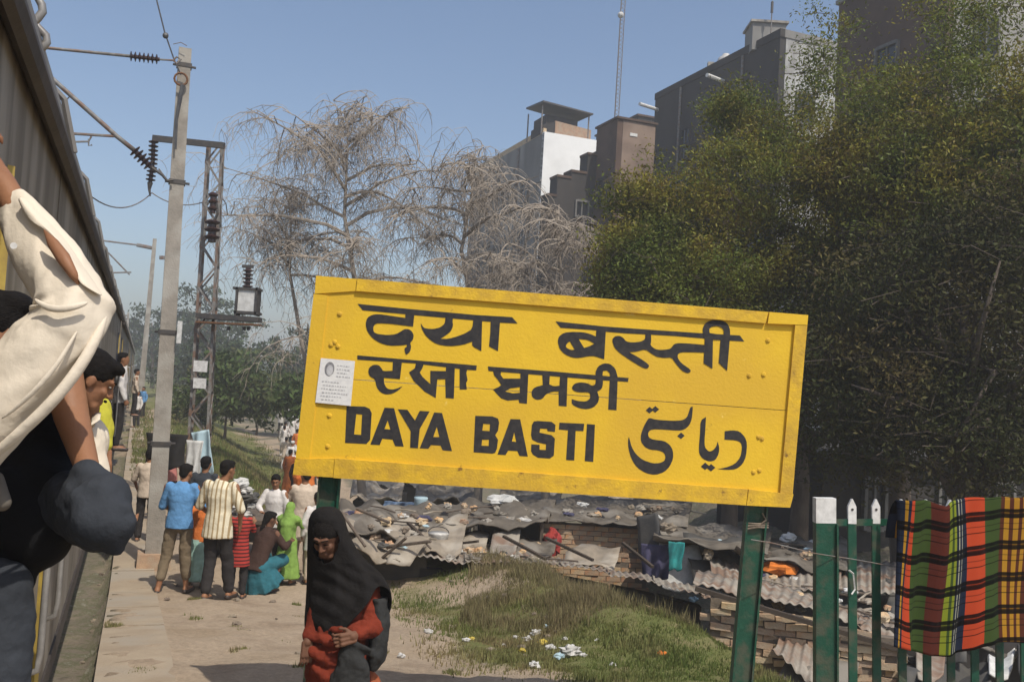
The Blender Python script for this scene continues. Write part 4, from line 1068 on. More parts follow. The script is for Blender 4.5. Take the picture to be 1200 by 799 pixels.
# ------------------------------------------------------------------ grass
def grass(name, label, n, region, h0, h1, m, lean=.35, w=.007):
    pts = []
    while len(pts) < n:
        k = 20000; x0, x1, y0, y1, fn = region
        x = RNG.uniform(x0, x1, k); y = RNG.uniform(y0, y1, k); p = fn(x, y)
        s = RNG.random(k) < p; pts += list(zip(x[s], y[s]))
    pts = np.array(pts[:n]); x, y = pts[:, 0], pts[:, 1]; z = terrain(x, y)
    tall = np.clip(wob(x, y, 1.7) * .5 + .55, .15, 1.2); h = (h0 + (h1 - h0) * RNG.random(n) ** 2) * tall
    az = RNG.uniform(0, 6.283, n); d = np.stack([np.cos(az), np.sin(az)], 1); ln = h * lean * RNG.uniform(.2, 1.6, n); a2 = RNG.uniform(0, 6.283, n)
    wv = np.stack([np.cos(a2), np.sin(a2)], 1) * (w * RNG.uniform(.7, 1.5, n))[:, None]
    b = np.stack([x, y, z - .02], 1); tip = b.copy(); tip[:, :2] += d * ln[:, None]; tip[:, 2] += h + .02
    l = b.copy(); r = b.copy(); l[:, :2] -= wv; r[:, :2] += wv
    o = npmesh(name, np.stack([l, r, tip], 1).reshape(-1, 3), 3, m); tag(o, label, 'grass', kind='stuff')
def gm(x, y): return grass_mask(x, y)
grass('grass', 'short green grass on the bank below the yellow board', 52000, (-4.5, 2.8, 6.5, 13.5, gm), .03, .12, M['grass_green'])
grass('tall_grass', 'tall dry weeds along the crest of the grassy bank', 26000, (-.4, 2.9, 9.6, 13.6, lambda x, y: gm(x, y) * np.clip(.5 + wob(x, y, 1.1), 0, 1) * sst(9.8, 11, y + .4 * x)), .08, .34, M['grass_dry'], .35, .005)
grass('embankment_grass', 'green grass on the slope left of the dirt path', 42000, (-26, -1, 16, 62, lambda x, y: gm(x, y) * (.35 + .65 * (y < 35))), .10, .34, M['grass_green'], .3, .022)
grass('dirt_weeds', 'sparse green tufts on the bare earth of the path', 5000, (-4, 0, 5.6, 12, lambda x, y: np.clip(wob(x, y, 2.2) * 3 - 2.0, 0, 1)), .02, .07, M['grass_green'])
# ------------------------------------------------------------------ shacks
def sheet(name, quad, nx, ny, m, parent, O, corr=0, amp=.02, sag=0, rough=.03, th=.008, seed=0, label=None):
    """quad: four photo points with distance, front-left, front-right, back-right, back-left"""
    q = [V(*p) - O for p in quad]; vs = []; fs = []; n0 = Vector((seed * 3.1, seed * 1.7, seed))
    L = (q[1] - q[0]).length
    for j in range(ny + 1):
        for i in range(nx + 1):
            u, v = i / nx, j / ny
            p = q[0].lerp(q[1], u).lerp(q[3].lerp(q[2], u), v)
            z = 0
            if corr: z += amp * math.cos(2 * math.pi * u * L / corr)
            z += rough * noise.noise(p * 2.3 + n0) * 2 + rough * .6 * noise.noise(p * 6 + n0)
            z -= sag * math.sin(math.pi * u) * math.sin(math.pi * min(1, v + .2))
            e = rough * 1.5 * noise.noise(p * 5 + n0) if j == 0 and not corr else 0
            vs.append(p + Vector((0, e, z)))
    for j in range(ny):
        for i in range(nx):
            a = j * (nx + 1) + i; fs.append((a, a + 1, a + nx + 2, a + nx + 1))
    o = MB().add(vs, fs).build(name, m, parent, smooth=True, label=label)
    s = o.modifiers.new('thickness', 'SOLIDIFY'); s.thickness = th
    return o
_bm = {}
def brick_mesh(k, m):
    if (k, m) not in _bm:
        rr = random.Random(k); g = MB(); g.box((0, 0, 0), (.225, .10, .068))
        g.v = [tuple(c + rr.uniform(-.004, .004) for c in v) for v in g.v]
        me = bpy.data.meshes.new('brick'); me.from_pydata(g.v, [], g.f); me.materials.append(M[m]); _bm[(k, m)] = me
    return _bm[(k, m)]
def brick_wall(root, O, a, b, z0, z1f, m, miss=.02, jit=.006, limit=300, face=1, soft=0):
    """bricks laid in courses along a->b (world points at z0) up to z1f(u)"""
    a = Vector(a); b = Vector(b); d = (b - a); L = d.length; d.normalize(); ang = math.atan2(d.y, d.x); nn = Vector((d.y, -d.x, 0)) * face
    R = Matrix.Rotation(ang, 4, 'Z'); c = 0; row = 0; z = z0; cnt = 0
    while True:
        off = .12 if row % 2 else 0; u = off - .12; any_ = False
        while u < L - .12:
            t = (u + .12) / L
            if z + .07 <= z1f(t):
                any_ = True
                if random.random() > miss and cnt < limit:
                    o = bpy.data.objects.new('brick', brick_mesh(random.randint(0, 5), m)); link(o, root)
                    p = a + d * (u + .12) + Vector((0, 0, z - a.z + .036)) + nn * random.uniform(-jit, jit * 2.2) - O
                    o.matrix_local = Matrix.Translation(p) @ R @ Matrix.Rotation(random.gauss(0, .02 + soft), 4, 'Y') @ Matrix.Rotation(random.gauss(0, .02), 4, 'Z')
                    cnt += 1
            u += .238
        z += .08; row += 1
        if not any_: break
    # mortar core a little behind the faces
    g = MB(); n = 8
    zt = [max(z0 + .02, z1f((i + .5) / n) - .03) for i in range(n)]
    for i in range(n):
        p0 = a + d * (L * i / n) - O; p1 = a + d * (L * (i + 1) / n) - O
        q = [p0 + nn * .040, p1 + nn * .040, p1 - nn * .09, p0 - nn * .09]
        g.hexa([Vector((k.x, k.y, z0 - .3 - O.z)) for k in q] + [Vector((k.x, k.y, zt[i] - O.z)) for k in q])
    g.build('mortar_core', M['mortar'], root)
def shack(name, label, px, D):
    b = on(px, D); r = thing(name, label, 'shack', tuple(b), group=None); return r, Vector(b)

# A: long low shack right behind the bank: corrugated eave with bright teeth
rA, OA = shack('shack', 'low shack with corrugated eave running along the back of the grassy bank', 640, 14)
edge = [(488, 652, 13.2), (545, 657, 13.2), (602, 660, 13.2), (658, 663, 13.2), (713, 673, 13.0), (768, 684, 12.8), (822, 697, 12.6), (872, 706, 12.4)]
for i in range(len(edge) - 1):
    a, b = edge[i], edge[i + 1]
    sheet('roof_sheet', [(a[0], a[1], a[2]), (b[0] + 4, b[1] + .5, b[2]), (b[0] - 2, b[1] - (24 if b[0] < 640 else 9), b[2] + (2.2 if b[0] < 640 else 1.0)), (a[0] - 4, a[1] - (24 if a[0] < 640 else 9), a[2] + (2.2 if a[0] < 640 else 1.0))], 60, 6, M['sheet_metal'], rA, OA, corr=.1, amp=.014, rough=.025, seed=i, th=.006)
    if i < 6:
        p0 = V(a[0] + 4, a[1] + 14, a[2] + .35); p1 = V(b[0], b[1] + 14, b[2] + .35)
        q = [p0, p1, p1 + Vector((0, .2, 0)), p0 + Vector((0, .2, 0))]
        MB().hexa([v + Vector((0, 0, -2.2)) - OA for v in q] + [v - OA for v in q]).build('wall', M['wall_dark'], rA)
for i, (x, y, w, hgt) in enumerate(((545, 642, 40, 14), (620, 648, 50, 16), (588, 640, 30, 18), (690, 655, 60, 14), (520, 640, 36, 12))):
    sheet('patch_sheet', [(x - w / 2, y + 6, 13.9), (x + w / 2, y + 9, 13.8), (x + w / 2 + 8, y - hgt, 15.0), (x - w / 2 + 6, y - hgt - 2, 15.0)], 8, 6, M[('tarp_tan', 'tarp_grey', 'sheet_metal')[i % 3]], rA, OA, rough=.07, sag=.02, seed=20 + i)
for (x0, y0, x1, y1, d) in ((478, 612, 515, 648, 13.6), (590, 628, 640, 655, 13.4), (640, 630, 695, 656, 13.5), (730, 636, 765, 664, 13.2), (508, 640, 560, 634, 13.6)):
    MB().bar(V(x0, y0, d + .5) - OA, V(x1, y1, d) - OA, .05, .035).build('pole', M['twig_brown'], rA)

# B: brick room with a sagging tarpaulin roof
rB, OB = shack('shack', 'shack with small sunlit orange brick wall under a sagging grey tarpaulin roof', 700, 16)
a = V(634, 668, 15.6); b = V(757, 676, 15.6)
zt = V(690, 612, 15.6).z; zb = min(a.z, b.z) - .25
brick_wall(rB, OB, (a.x, a.y, zb), (b.x, b.y, zb), zb, lambda t: zt - .02 * t, 'brick', .02)
sheet('tarpaulin', [(452, 612, 14.6), (640, 611, 14.7), (652, 588, 18), (446, 590, 18)], 30, 10, M['tarp_grey'], rB, OB, rough=.11, sag=.12, th=.02, seed=5)
sheet('tarpaulin', [(632, 611, 15.45), (806, 612, 15.2), (812, 584, 18.5), (640, 583, 18.5)], 28, 10, M['tarp_grey'], rB, OB, rough=.09, sag=.10, th=.02, seed=9)
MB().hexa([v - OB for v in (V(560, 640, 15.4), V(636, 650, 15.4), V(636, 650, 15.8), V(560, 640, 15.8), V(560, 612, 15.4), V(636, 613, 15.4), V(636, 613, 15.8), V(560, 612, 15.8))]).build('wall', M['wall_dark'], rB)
for x in (470, 560, 632, 762): MB().tube([V(x, 668, 15.2) - OB, V(x + 3, 606, 15.2) - OB], .035, 6).build('post', M['bark'], rB)
sheet('tarp_flap', [(748, 655, 14.6), (776, 640, 14.3), (770, 600, 14.5), (746, 604, 14.7)], 6, 8, M['tarp_dark'], rB, OB, rough=.05, seed=4, th=.015)

# C: cloth-walled shack beside it
rC, OC = shack('shack', 'shack with a pale cloth wall and dark tarp beside the brick room', 800, 14)
sheet('cloth_wall', [(776, 690, 14.1), (836, 702, 14.0), (818, 640, 14.3), (772, 634, 14.3)], 12, 10, M['cloth_white'], rC, OC, rough=.06, seed=2, th=.01)
sheet('tarpaulin', [(815, 690, 13.7), (862, 682, 13.6), (872, 635, 14.6), (800, 627, 14.6)], 10, 8, M['tarp_dark'], rC, OC, rough=.08, seed=8, th=.012)
sheet('roof_sheet', [(765, 630, 13.9), (900, 647, 13.6), (905, 622, 16), (770, 612, 16)], 22, 8, M['tarp_grey'], rC, OC, rough=.08, sag=.05, seed=12, th=.015)
sheet('tarpaulin', [(862, 650, 13.6), (1000, 666, 13.4), (1000, 634, 15.5), (850, 630, 15.5)], 22, 8, M['tarp_grey'], rC, OC, rough=.10, sag=.05, seed=14, th=.015)
for i, (x0, y0, x1, y1) in enumerate(((835, 683, 905, 696), (902, 696, 985, 690), (982, 690, 1050, 694))):
    sheet('roof_sheet', [(x0, y0, 12.6), (x1, y1, 12.5), (x1 + 2, y1 - 36, 14.4), (x0 - 4, y0 - 33, 14.4)], 66, 6, M['sheet_metal'], rC, OC, corr=.1, amp=.015, rough=.03, seed=30 + i)
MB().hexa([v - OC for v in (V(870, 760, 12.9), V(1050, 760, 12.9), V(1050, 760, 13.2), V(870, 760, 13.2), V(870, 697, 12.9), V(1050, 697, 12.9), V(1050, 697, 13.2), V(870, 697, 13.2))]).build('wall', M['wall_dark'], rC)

# D: nearest hut, crumbling brick wall under a tin eave
rD, OD = shack('shack', 'nearest brick hut with a crumbling wall and bent tin eave, behind the right post', 930, 10.8)
a = V(828, 800, 10.9); b = V(1052, 800, 10.5)
zz = min(a.z, b.z) - .25
def topD(t):
    x = 828 + 224 * t; y = 694 + 52 * t + (10 if t < .04 else 0)
    return V(x, y, 10.9 - .4 * t).z
brick_wall(rD, OD, (a.x, a.y, zz), (b.x, b.y, zz), zz, topD, 'brick_old', .08, .026, 290, soft=.045)
for i, (p0, p1) in enumerate((((812, 684), (885, 697)), ((880, 693), (955, 716)), ((950, 712), (1010, 733)), ((1005, 731), (1062, 756)))):
    sheet('eave_sheet', [(p0[0], p0[1], 10.85 - .4 * i / 4), (p1[0], p1[1], 10.75 - .4 * i / 4), (p1[0] + 14, p1[1] - 16, 12.0), (p0[0] + 6, p0[1] - 15, 12.2)], 50, 5, M['sheet_metal'], rD, OD, corr=.11, amp=.014, rough=.03, seed=40 + i)
MB().bar(V(815, 689, 10.7) - OD, V(1060, 762, 10.4) - OD, .07, .05).build('beam', M['twig_brown'], rD)
sheet('torn_sheet', [(905, 770, 10.2), (955, 800, 10.0), (962, 748, 10.8), (915, 742, 10.8)], 30, 5, M['sheet_metal'], rD, OD, corr=.11, amp=.02, rough=.05, seed=50)
sheet('tarpaulin', [(908, 800, 10.0), (1000, 810, 9.8), (1010, 760, 10.8), (930, 755, 10.8)], 12, 8, M['tarp_grey'], rD, OD, rough=.08, seed=51, th=.015)
for i, (x0, y0, x1, y1, D_, m_) in enumerate(((1040, 760, 1130, 772, 10.6, 'tarp_dark'), (1120, 745, 1215, 760, 10.9, 'tarp_grey'), (1040, 715, 1120, 722, 12.0, 'tarp_dark'), (1110, 700, 1230, 705, 12.2, 'tarp_dark'), (1195, 790, 1290, 800, 9.5, 'tarp_dark'), (1060, 800, 1160, 812, 9.6, 'tarp_dark'), (1160, 788, 1185, 790, 9.8, 'cloth_white'), (1075, 782, 1105, 786, 9.9, 'sheet_metal'))):
    sheet('tarpaulin', [(x0, y0, D_), (x1, y1, D_), (x1 + 5, y1 - 38, D_ + 1.8), (x0 - 3, y0 - 38, D_ + 1.8)], 14, 8, M[m_], rD, OD, rough=.12, sag=.05, seed=80 + i, th=.02)
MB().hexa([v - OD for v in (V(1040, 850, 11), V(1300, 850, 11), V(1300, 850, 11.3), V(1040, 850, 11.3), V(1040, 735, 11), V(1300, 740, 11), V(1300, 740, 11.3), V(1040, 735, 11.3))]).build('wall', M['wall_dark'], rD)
# E: jumble on the left behind the shawled woman
rE, OE = shack('shack', 'collapsed tent of tan sheets and poles just right of the shawled woman', 450, 13.5)
sheet('tarpaulin', [(405, 640, 13.0), (470, 655, 13.0), (500, 606, 15.2), (400, 600, 15.2)], 14, 10, M['tarp_tan'], rE, OE, rough=.13, sag=.06, seed=61, th=.02)
sheet('tarpaulin', [(452, 662, 12.9), (480, 664, 12.9), (505, 628, 13.4), (468, 626, 13.4)], 8, 8, M['tarp_tan'], rE, OE, rough=.05, seed=62, th=.02)
sheet('tarpaulin', [(398, 622, 13.6), (470, 632, 13.4), (470, 590, 16), (398, 588, 16)], 14, 10, M['tarp_grey'], rE, OE, rough=.12, sag=.05, seed=63, th=.02)
sheet('tarpaulin', [(470, 646, 13.3), (540, 640, 13.4), (548, 612, 15), (480, 610, 15)], 12, 8, M['tarp_tan'], rE, OE, rough=.12, seed=64, th=.02)
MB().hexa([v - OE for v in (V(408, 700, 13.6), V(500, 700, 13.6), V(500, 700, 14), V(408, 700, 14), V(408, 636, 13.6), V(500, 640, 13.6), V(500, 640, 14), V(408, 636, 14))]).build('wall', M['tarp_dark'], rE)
for p0, p1 in (((400, 600), (428, 640)), ((418, 596), (456, 612)), ((440, 660), (476, 630)), ((455, 640), (505, 634))):
    MB().tube([V(*p0, 13.2) - OE, V(*p1, 12.9) - OE], .022, 6).build('pole', M['bark'], rE)
# low roofs farther back, under the board
for i, (x, y, D, w, hh, m, lab) in enumerate((
    (520, 583, 24, 70, 12, 'tarp_grey', 'low grey tarp roof far behind the sagging tarpaulin, under the board'),
    (440, 577, 26, 60, 10, 'tarp_tan', 'tan tarp roof far back beside the board post'),
    (620, 582, 22, 70, 10, 'tarp_grey', 'grey patched roof with white rag on it'),
    (735, 592, 21, 90, 9, 'tarp_tan', 'pale flat roof just under the board, left of the right post'),
    (470, 562, 34, 60, 8, 'tarp_dark', 'dark tarp roof farthest back under the left of the board'))):
    r, O = shack('shack', lab, x, D)
    sheet('tarpaulin', [(x - w / 2, y + 3, D), (x + w / 2, y + 5, D), (x + w / 2 + 4, y - hh, D + 4), (x - w / 2 + 3, y - hh - 2, D + 4)], 18, 8, M[m], r, O, rough=.16, sag=.1, seed=70 + i, th=.03)
    v = [V(x - w / 2 + 4, y + 1, D + .4), V(x + w / 2 - 4, y + 3, D + .4)]; v = [v[0], v[1], v[1] + Vector((0, 2.5, 0)), v[0] + Vector((0, 2.5, 0))]
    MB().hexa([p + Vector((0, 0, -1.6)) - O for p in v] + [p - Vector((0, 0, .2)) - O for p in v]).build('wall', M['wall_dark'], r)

# sticks, stones, tyres and scraps weighing the roofs down
def on_roof(px, py, D): return V(px, py, D)
def clutter():
    rr = random.Random(21); n = 0
    for (x0, x1, y0, y1, d0, d1, k) in ((404, 500, 596, 640, 15.0, 13.2, 34), (500, 640, 592, 612, 16.5, 14.7, 26), (500, 640, 632, 655, 15, 13.3, 40), (660, 800, 588, 606, 17.5, 15.6, 22), (800, 960, 628, 655, 15.2, 13.7, 30), (840, 1000, 664, 690, 14, 12.7, 24), (905, 1050, 690, 722, 12, 11, 18)):
        for i in range(k):
            v = rr.random(); x = rr.uniform(x0, x1); p = V(x, y0 + (y1 - y0) * v + (x - x0) * .05, d0 + (d1 - d0) * v) + Vector((0, 0, .03)); t = rr.random(); n += 1
            if t < .2:
                a = rr.uniform(0, 3.14); L = rr.uniform(.2, .7); d = Vector((math.cos(a), math.sin(a) * .5, rr.uniform(-.05, .15))) * L
                o = MB().tube([-d, d * .1 + Vector((0, 0, .02)), d], [.014, .013, .010], 6).build('stick', M[rr.choice(['twig_brown', 'bark', 'tarp_tan'])]); o.location = p; tag(o, 'stick lying on the shack roofs behind the bank', 'stick', 'sticks on the shack roofs')
            elif t < .72:
                crumple('roof_stone', 'stone or broken brick weighing down the shack roofs', 'stone', p, rr.uniform(.04, .09), rr.choice(['stone', 'brick_old', 'brick', 'concrete']), 900 + n, 'stones on the shack roofs', .7)
            else:
                mt, nm = rr.choice([('cloth_white', 'white'), ('tarp_dark', 'black'), ('tarp_tan', 'tan'), ('plastic_white', 'bright white'), ('cloth_paleblue', 'pale blue'), ('tarp_grey', 'grey'), ('cloth_purple', 'dark purple')])
                crumple('scrap', nm + ' scrap of cloth or plastic lying on the shack roofs', 'scrap', p, rr.uniform(.05, .13), mt, 900 + n, 'scraps on the shack roofs', .35)
# ------------------------------------------------------------------ loose things about the shacks
def crumple(name, label, cat, p, r, m, seed, group=None, flat=.6):
    rr = random.Random(seed); g = MB(); g.ell((0, 0, 0), (r, r * .8, r * flat), n=12, m=8)
    g.v = [tuple(Vector(v) * (1 + .75 * noise.noise(Vector(v) * (2.2 / r) + Vector((seed * 7, 0, 0))))) for v in g.v]
    o = g.build(name, M[m]); o.location = p; tag(o, label, cat, group); return o
crumple('rag', 'crumpled white cloth thrown on the tarp roof', 'cloth', V(590, 586, 17.5), .26, 'cloth_white', 2, flat=.45)
crumple('rag', 'orange cloth lying on the roof right of the green post', 'cloth', V(916, 665, 13.7), .24, 'cloth_orange', 5, flat=.4)
crumple('rag', 'white bundle on the slope under the trees', 'cloth', V(924, 630, 15.2), .13, 'cloth_white', 6)
crumple('rag', 'pale stone lump by the tarp edge left of the right post', 'stone', V(783, 618, 14.4), .13, 'stone', 7)
crumple('rag', 'red cloth hung in the brick doorway', 'cloth', V(648, 634, 15.2), .15, 'cloth_red', 8, flat=1.3)
def bucket(px, py, D, r, h, m, label, name='bucket'):
    p = V(px, py, D); t = thing(name, label, name, tuple(p))
    MB().lathe((0, 0, 0), [(0, r * .84), (h * .9, r), (h, r * 1.06), (h * 1.02, r * .93), (h * .5, r * .9), (h * .4, .01)], 16).build('body', M[m], t, smooth=True)
    MB().tube([(r * math.cos(k * math.pi / 8), 0, h + r * .6 * math.sin(k * math.pi / 8)) for k in range(9)], .008, 5).build('handle', M['dark_steel'], t)
bucket(492, 606, 17, .12, .36, 'cloth_paleblue', 'tall pale bucket standing on the tan roof')
bucket(513, 640, 13.9, .15, .2, 'plastic_white', 'squat white tub on the roof edge')
def hung(name, label, px, py, D, w, h, m, folds=4, seed=1, cat='cloth'):
    p = V(px, py, D); vs = []; fs = []; nx, ny = 22, 16; rr = random.Random(seed); ph = rr.uniform(0, 6)
    for j in range(ny + 1):
        for i in range(nx + 1):
            u, v = i / nx, j / ny
            x = (u - .5) * w * (1 - .15 * v * rr.random() * 0 + .12 * math.sin(3 * v + ph)); y = .07 * w * 1.6 * math.sin(u * folds * 6.28 + ph + v) * (.35 + .65 * v) + .02 * math.sin(9 * u + 7 * v)
            z = -h * v * (1 + .06 * math.sin(u * 9 + ph))
            vs.append((x, y, z))
    for j in range(ny):
        for i in range(nx): a = j * (nx + 1) + i; fs.append((a, a + nx + 1, a + nx + 2, a + 1))
    o = MB().add(vs, fs).build(name, M[m], smooth=True); o.location = p; s = o.modifiers.new('thickness', 'SOLIDIFY'); s.thickness = .012
    tag(o, label, cat); return o
hung('hanging_cloth', 'dark purple cloth hanging beside the brick wall end', 770, 638, 14.0, .42, .5, 'cloth_purple', 2.5, 3)
hung('hanging_towel', 'teal towel hanging on the pale cloth wall', 793, 635, 13.75, .20, .40, 'cloth_teal', 1.5, 4, 'towel')
hung('hanging_cloth', 'blue cloth hung under the farther tarp roof', 470, 588, 18, .7, .25, 'blue_tarp', 3, 6)
hung('hanging_cloth', 'pale blue towel hanging from the lattice mast', 234, 505, 15.4, .26, .72, 'cloth_paleblue', 1.5, 8).rotation_euler = (0, -.25, 0)
hung('hanging_cloth', 'white shirt cloth hanging low on the lattice mast', 228, 516, 15.3, .26, .70, 'cloth_white', 2, 9)
hung('hanging_cloth', 'black cloth hung behind the nearest concrete mast', 196, 508, 17, .75, .62, 'cloth_black', 1.5, 12)
clutter()
# litter on the bank
LIT = [(618, 752, 'plastic_white', .05), (628, 745, 'plastic_white', .06), (645, 762, 'plastic_white', .05), (636, 756, 'plastic_yellow', .05), (668, 768, 'plastic_white', .09), (655, 772, 'cloth_paleblue', .05), (502, 743, 'plastic_white', .05), (546, 752, 'plastic_white', .04), (553, 750, 'plastic_yellow', .03), (604, 748, 'plastic_white', .03), (626, 782, 'plastic_white', .05), (470, 770, 'plastic_white', .035), (718, 780, 'plastic_white', .03), (640, 737, 'cloth_paleblue', .04), (775, 700 + 68, 'cloth_orange', .04), (700, 752, 'plastic_white', .03), (612, 764, 'plastic_yellow', .035), (590, 757, 'plastic_white', .025), (662, 750, 'plastic_white', .03), (683, 770, 'plastic_white', .035)]
for i, (x, y, m, r) in enumerate(LIT):
    p = G(x, y); crumple('litter', 'scrap of ' + {'plastic_white': 'white', 'plastic_yellow': 'yellow', 'cloth_paleblue': 'pale blue', 'cloth_orange': 'orange'}[m] + ' litter lying in the grass of the bank', 'litter', p + Vector((0, 0, r * .5)), r, m, 100 + i, 'litter on the grassy bank', .6)
for i in range(60):
    s = random.uniform(0, 1); x = random.choice((random.uniform(420, 640), random.uniform(760, 960))); D = random.uniform(17, 34)
    p = on(x, D); r = random.uniform(.06, .2); mt, nm = random.choice([('cloth_white', 'white'), ('tarp_tan', 'tan'), ('tarp_grey', 'grey'), ('plastic_white', 'bright white'), ('tarp_dark', 'black'), ('stone', 'brown'), ('cloth_paleblue', 'pale blue'), ('brick_old', 'brick coloured')])
    crumple('rubbish', 'small heap of ' + nm + ' rubbish among the low roofs behind the bank', 'rubbish', p + Vector((0, 0, r * .3)), r, mt, 200 + i, 'rubbish among the shacks', .5)
# stones along the path and ballast
for i in range(170):
    q = random.uniform(-.3, -.15) if i < 60 else random.uniform(.5, 4.6); s = random.uniform(5, 22) if i < 60 else random.uniform(6, 30)
    p = T(q, s, 0); z = tz(p.x, p.y); r = random.uniform(.015, .05)
    o = crumple('stone', 'small stone lying on the bare ground', 'stone', Vector((p.x, p.y, z + r * .2)), r, 'stone', 400 + i, 'stones on the bare ground')
# half-buried bricks by the wall foot
for i in range(26):
    x = random.uniform(760, 880); D = random.uniform(9.6, 11.6); p = on(x, D)
    o = bpy.data.objects.new('loose_brick', brick_mesh(i % 6, 'brick_old')); link(o); o.location = p + Vector((0, 0, .02)); o.rotation_euler = (random.uniform(-.4, .4), random.uniform(-.4, .4), random.uniform(0, 3))
    tag(o, 'loose broken brick lying at the foot of the nearest hut wall', 'brick', 'loose bricks by the nearest hut')

# ------------------------------------------------------------------ fence and plaid blanket
def fence():
    root = thing('picket_fence', 'dark green metal picket fence with white painted tips right of the board', 'fence', tuple(on(966, 6.2))); O = Vector(root.location)
    def Dx(x): return 6.2 + (x - 966) * .9 / 234
    top = lambda x: 584 + (x - 966) * .008
    b0, b1 = V(966, 583, 6.2), V(966, 800, 6.2)
    d = (b1 - b0); b1 = b0 + d * ((tz(b0.x, b0.y) - .3 - b0.z) / d.z)
    ty = .145
    ax = (b0 - b1).normalized(); k = V(966, 612, 6.2); kz = b0 + (b1 - b0) * ((k.z - b0.z) / (b1.z - b0.z))
    MB().bar(b1 - O, kz - O, .128, .07, (0, -1, 0)).build('post', M['post_green'], root)
    c = MB().bar(kz - O, b0 - O, .131, .073, (0, -1, 0)).build('post_cap', M['white_paint'], root)
    MB().bar(b1 - O + Vector((.07, -.005, 0)), kz - O + Vector((.07, -.005, 0)), .012, .10, (0, -1, 0)).build('post_flange', M['post_green'], root)
    xs = [998, 1026, 1056, 1085, 1113, 1141, 1170, 1199, 1228, 1257]
    for i, x in enumerate(xs):
        D = Dx(x); t0 = V(x, top(x), D); bt = V(x + 1.5, 800, D); d = bt - t0; bt = t0 + d * ((tz(t0.x, t0.y) - .15 - t0.z) / d.z)
        u = (t0 - bt).normalized(); w = Vector((1, .13, 0)).normalized(); n = Vector((.13, -1, 0)).normalized() * .008; hw = .029
        tip = t0 - O; s1 = tip - u * .05; s2 = tip - u * .165; f = bt - O
        if i == 3: s2 = s1 - u * .1
        def flat(a, b, c_, nm, m):
            MB().hexa([a - w * b - n, a + w * b - n, a + w * b + n, a - w * b + n, c_ - w * hw - n, c_ + w * hw - n, c_ + w * hw + n, c_ - w * hw + n]).build(nm, M[m], pk)
        pk = MB().hexa([f - w * hw - n, f + w * hw - n, f + w * hw + n, f - w * hw + n, s2 - w * hw - n, s2 + w * hw - n, s2 + w * hw + n, s2 - w * hw + n]).build('picket', M['post_green'], root)
        n *= 1.15
        vs = [s2 - w * hw, s2 + w * hw, s1 + w * hw, tip + w * .004, tip - w * .004, s1 - w * hw]
        MB().add([v + n for v in vs] + [v - n for v in vs], [(0, 1, 2, 3, 4, 5), (11, 10, 9, 8, 7, 6)] + [(i2, (i2 + 1) % 6 + 0, (i2 + 1) % 6 + 6, i2 + 6) for i2 in range(6)]).build('picket_tip', M['white_paint'], pk)
        MB().tube([s1 - u * .02 + n * 1.0, s1 - u * .02 + n * 1.35], .009, 8).build('tip_hole', M['dark_steel'], pk)
    for y0 in (613, 860):
        pts = [V(x, y0 + (x - 966) * -.01, Dx(x)) - O for x in (966, 1270)]
        MB().bar(pts[0] + Vector((0, .03, 0)), pts[1] + Vector((0, .03, 0)), .012, .045 if y0 < 700 else .04).build('rail', M['post_green'], root)
    # rusty wire strung along
    MB().tube([V(x, y, Dx(x) - .09) - O for x, y in ((880, 632), (905, 636), (954, 648), (1000, 655), (1050, 664), (1100, 672), (1150, 681), (1230, 688))], .0035, 4).build('strung_wire', M['steel_grey'], root)
    MB().tube([V(x, y, Dx(x) - .05) - O for x, y in ((995, 668), (1000, 672), (1002, 690), (998, 696))], .007, 4).build('wire_loop', M['cloth_white'], root)
fence()
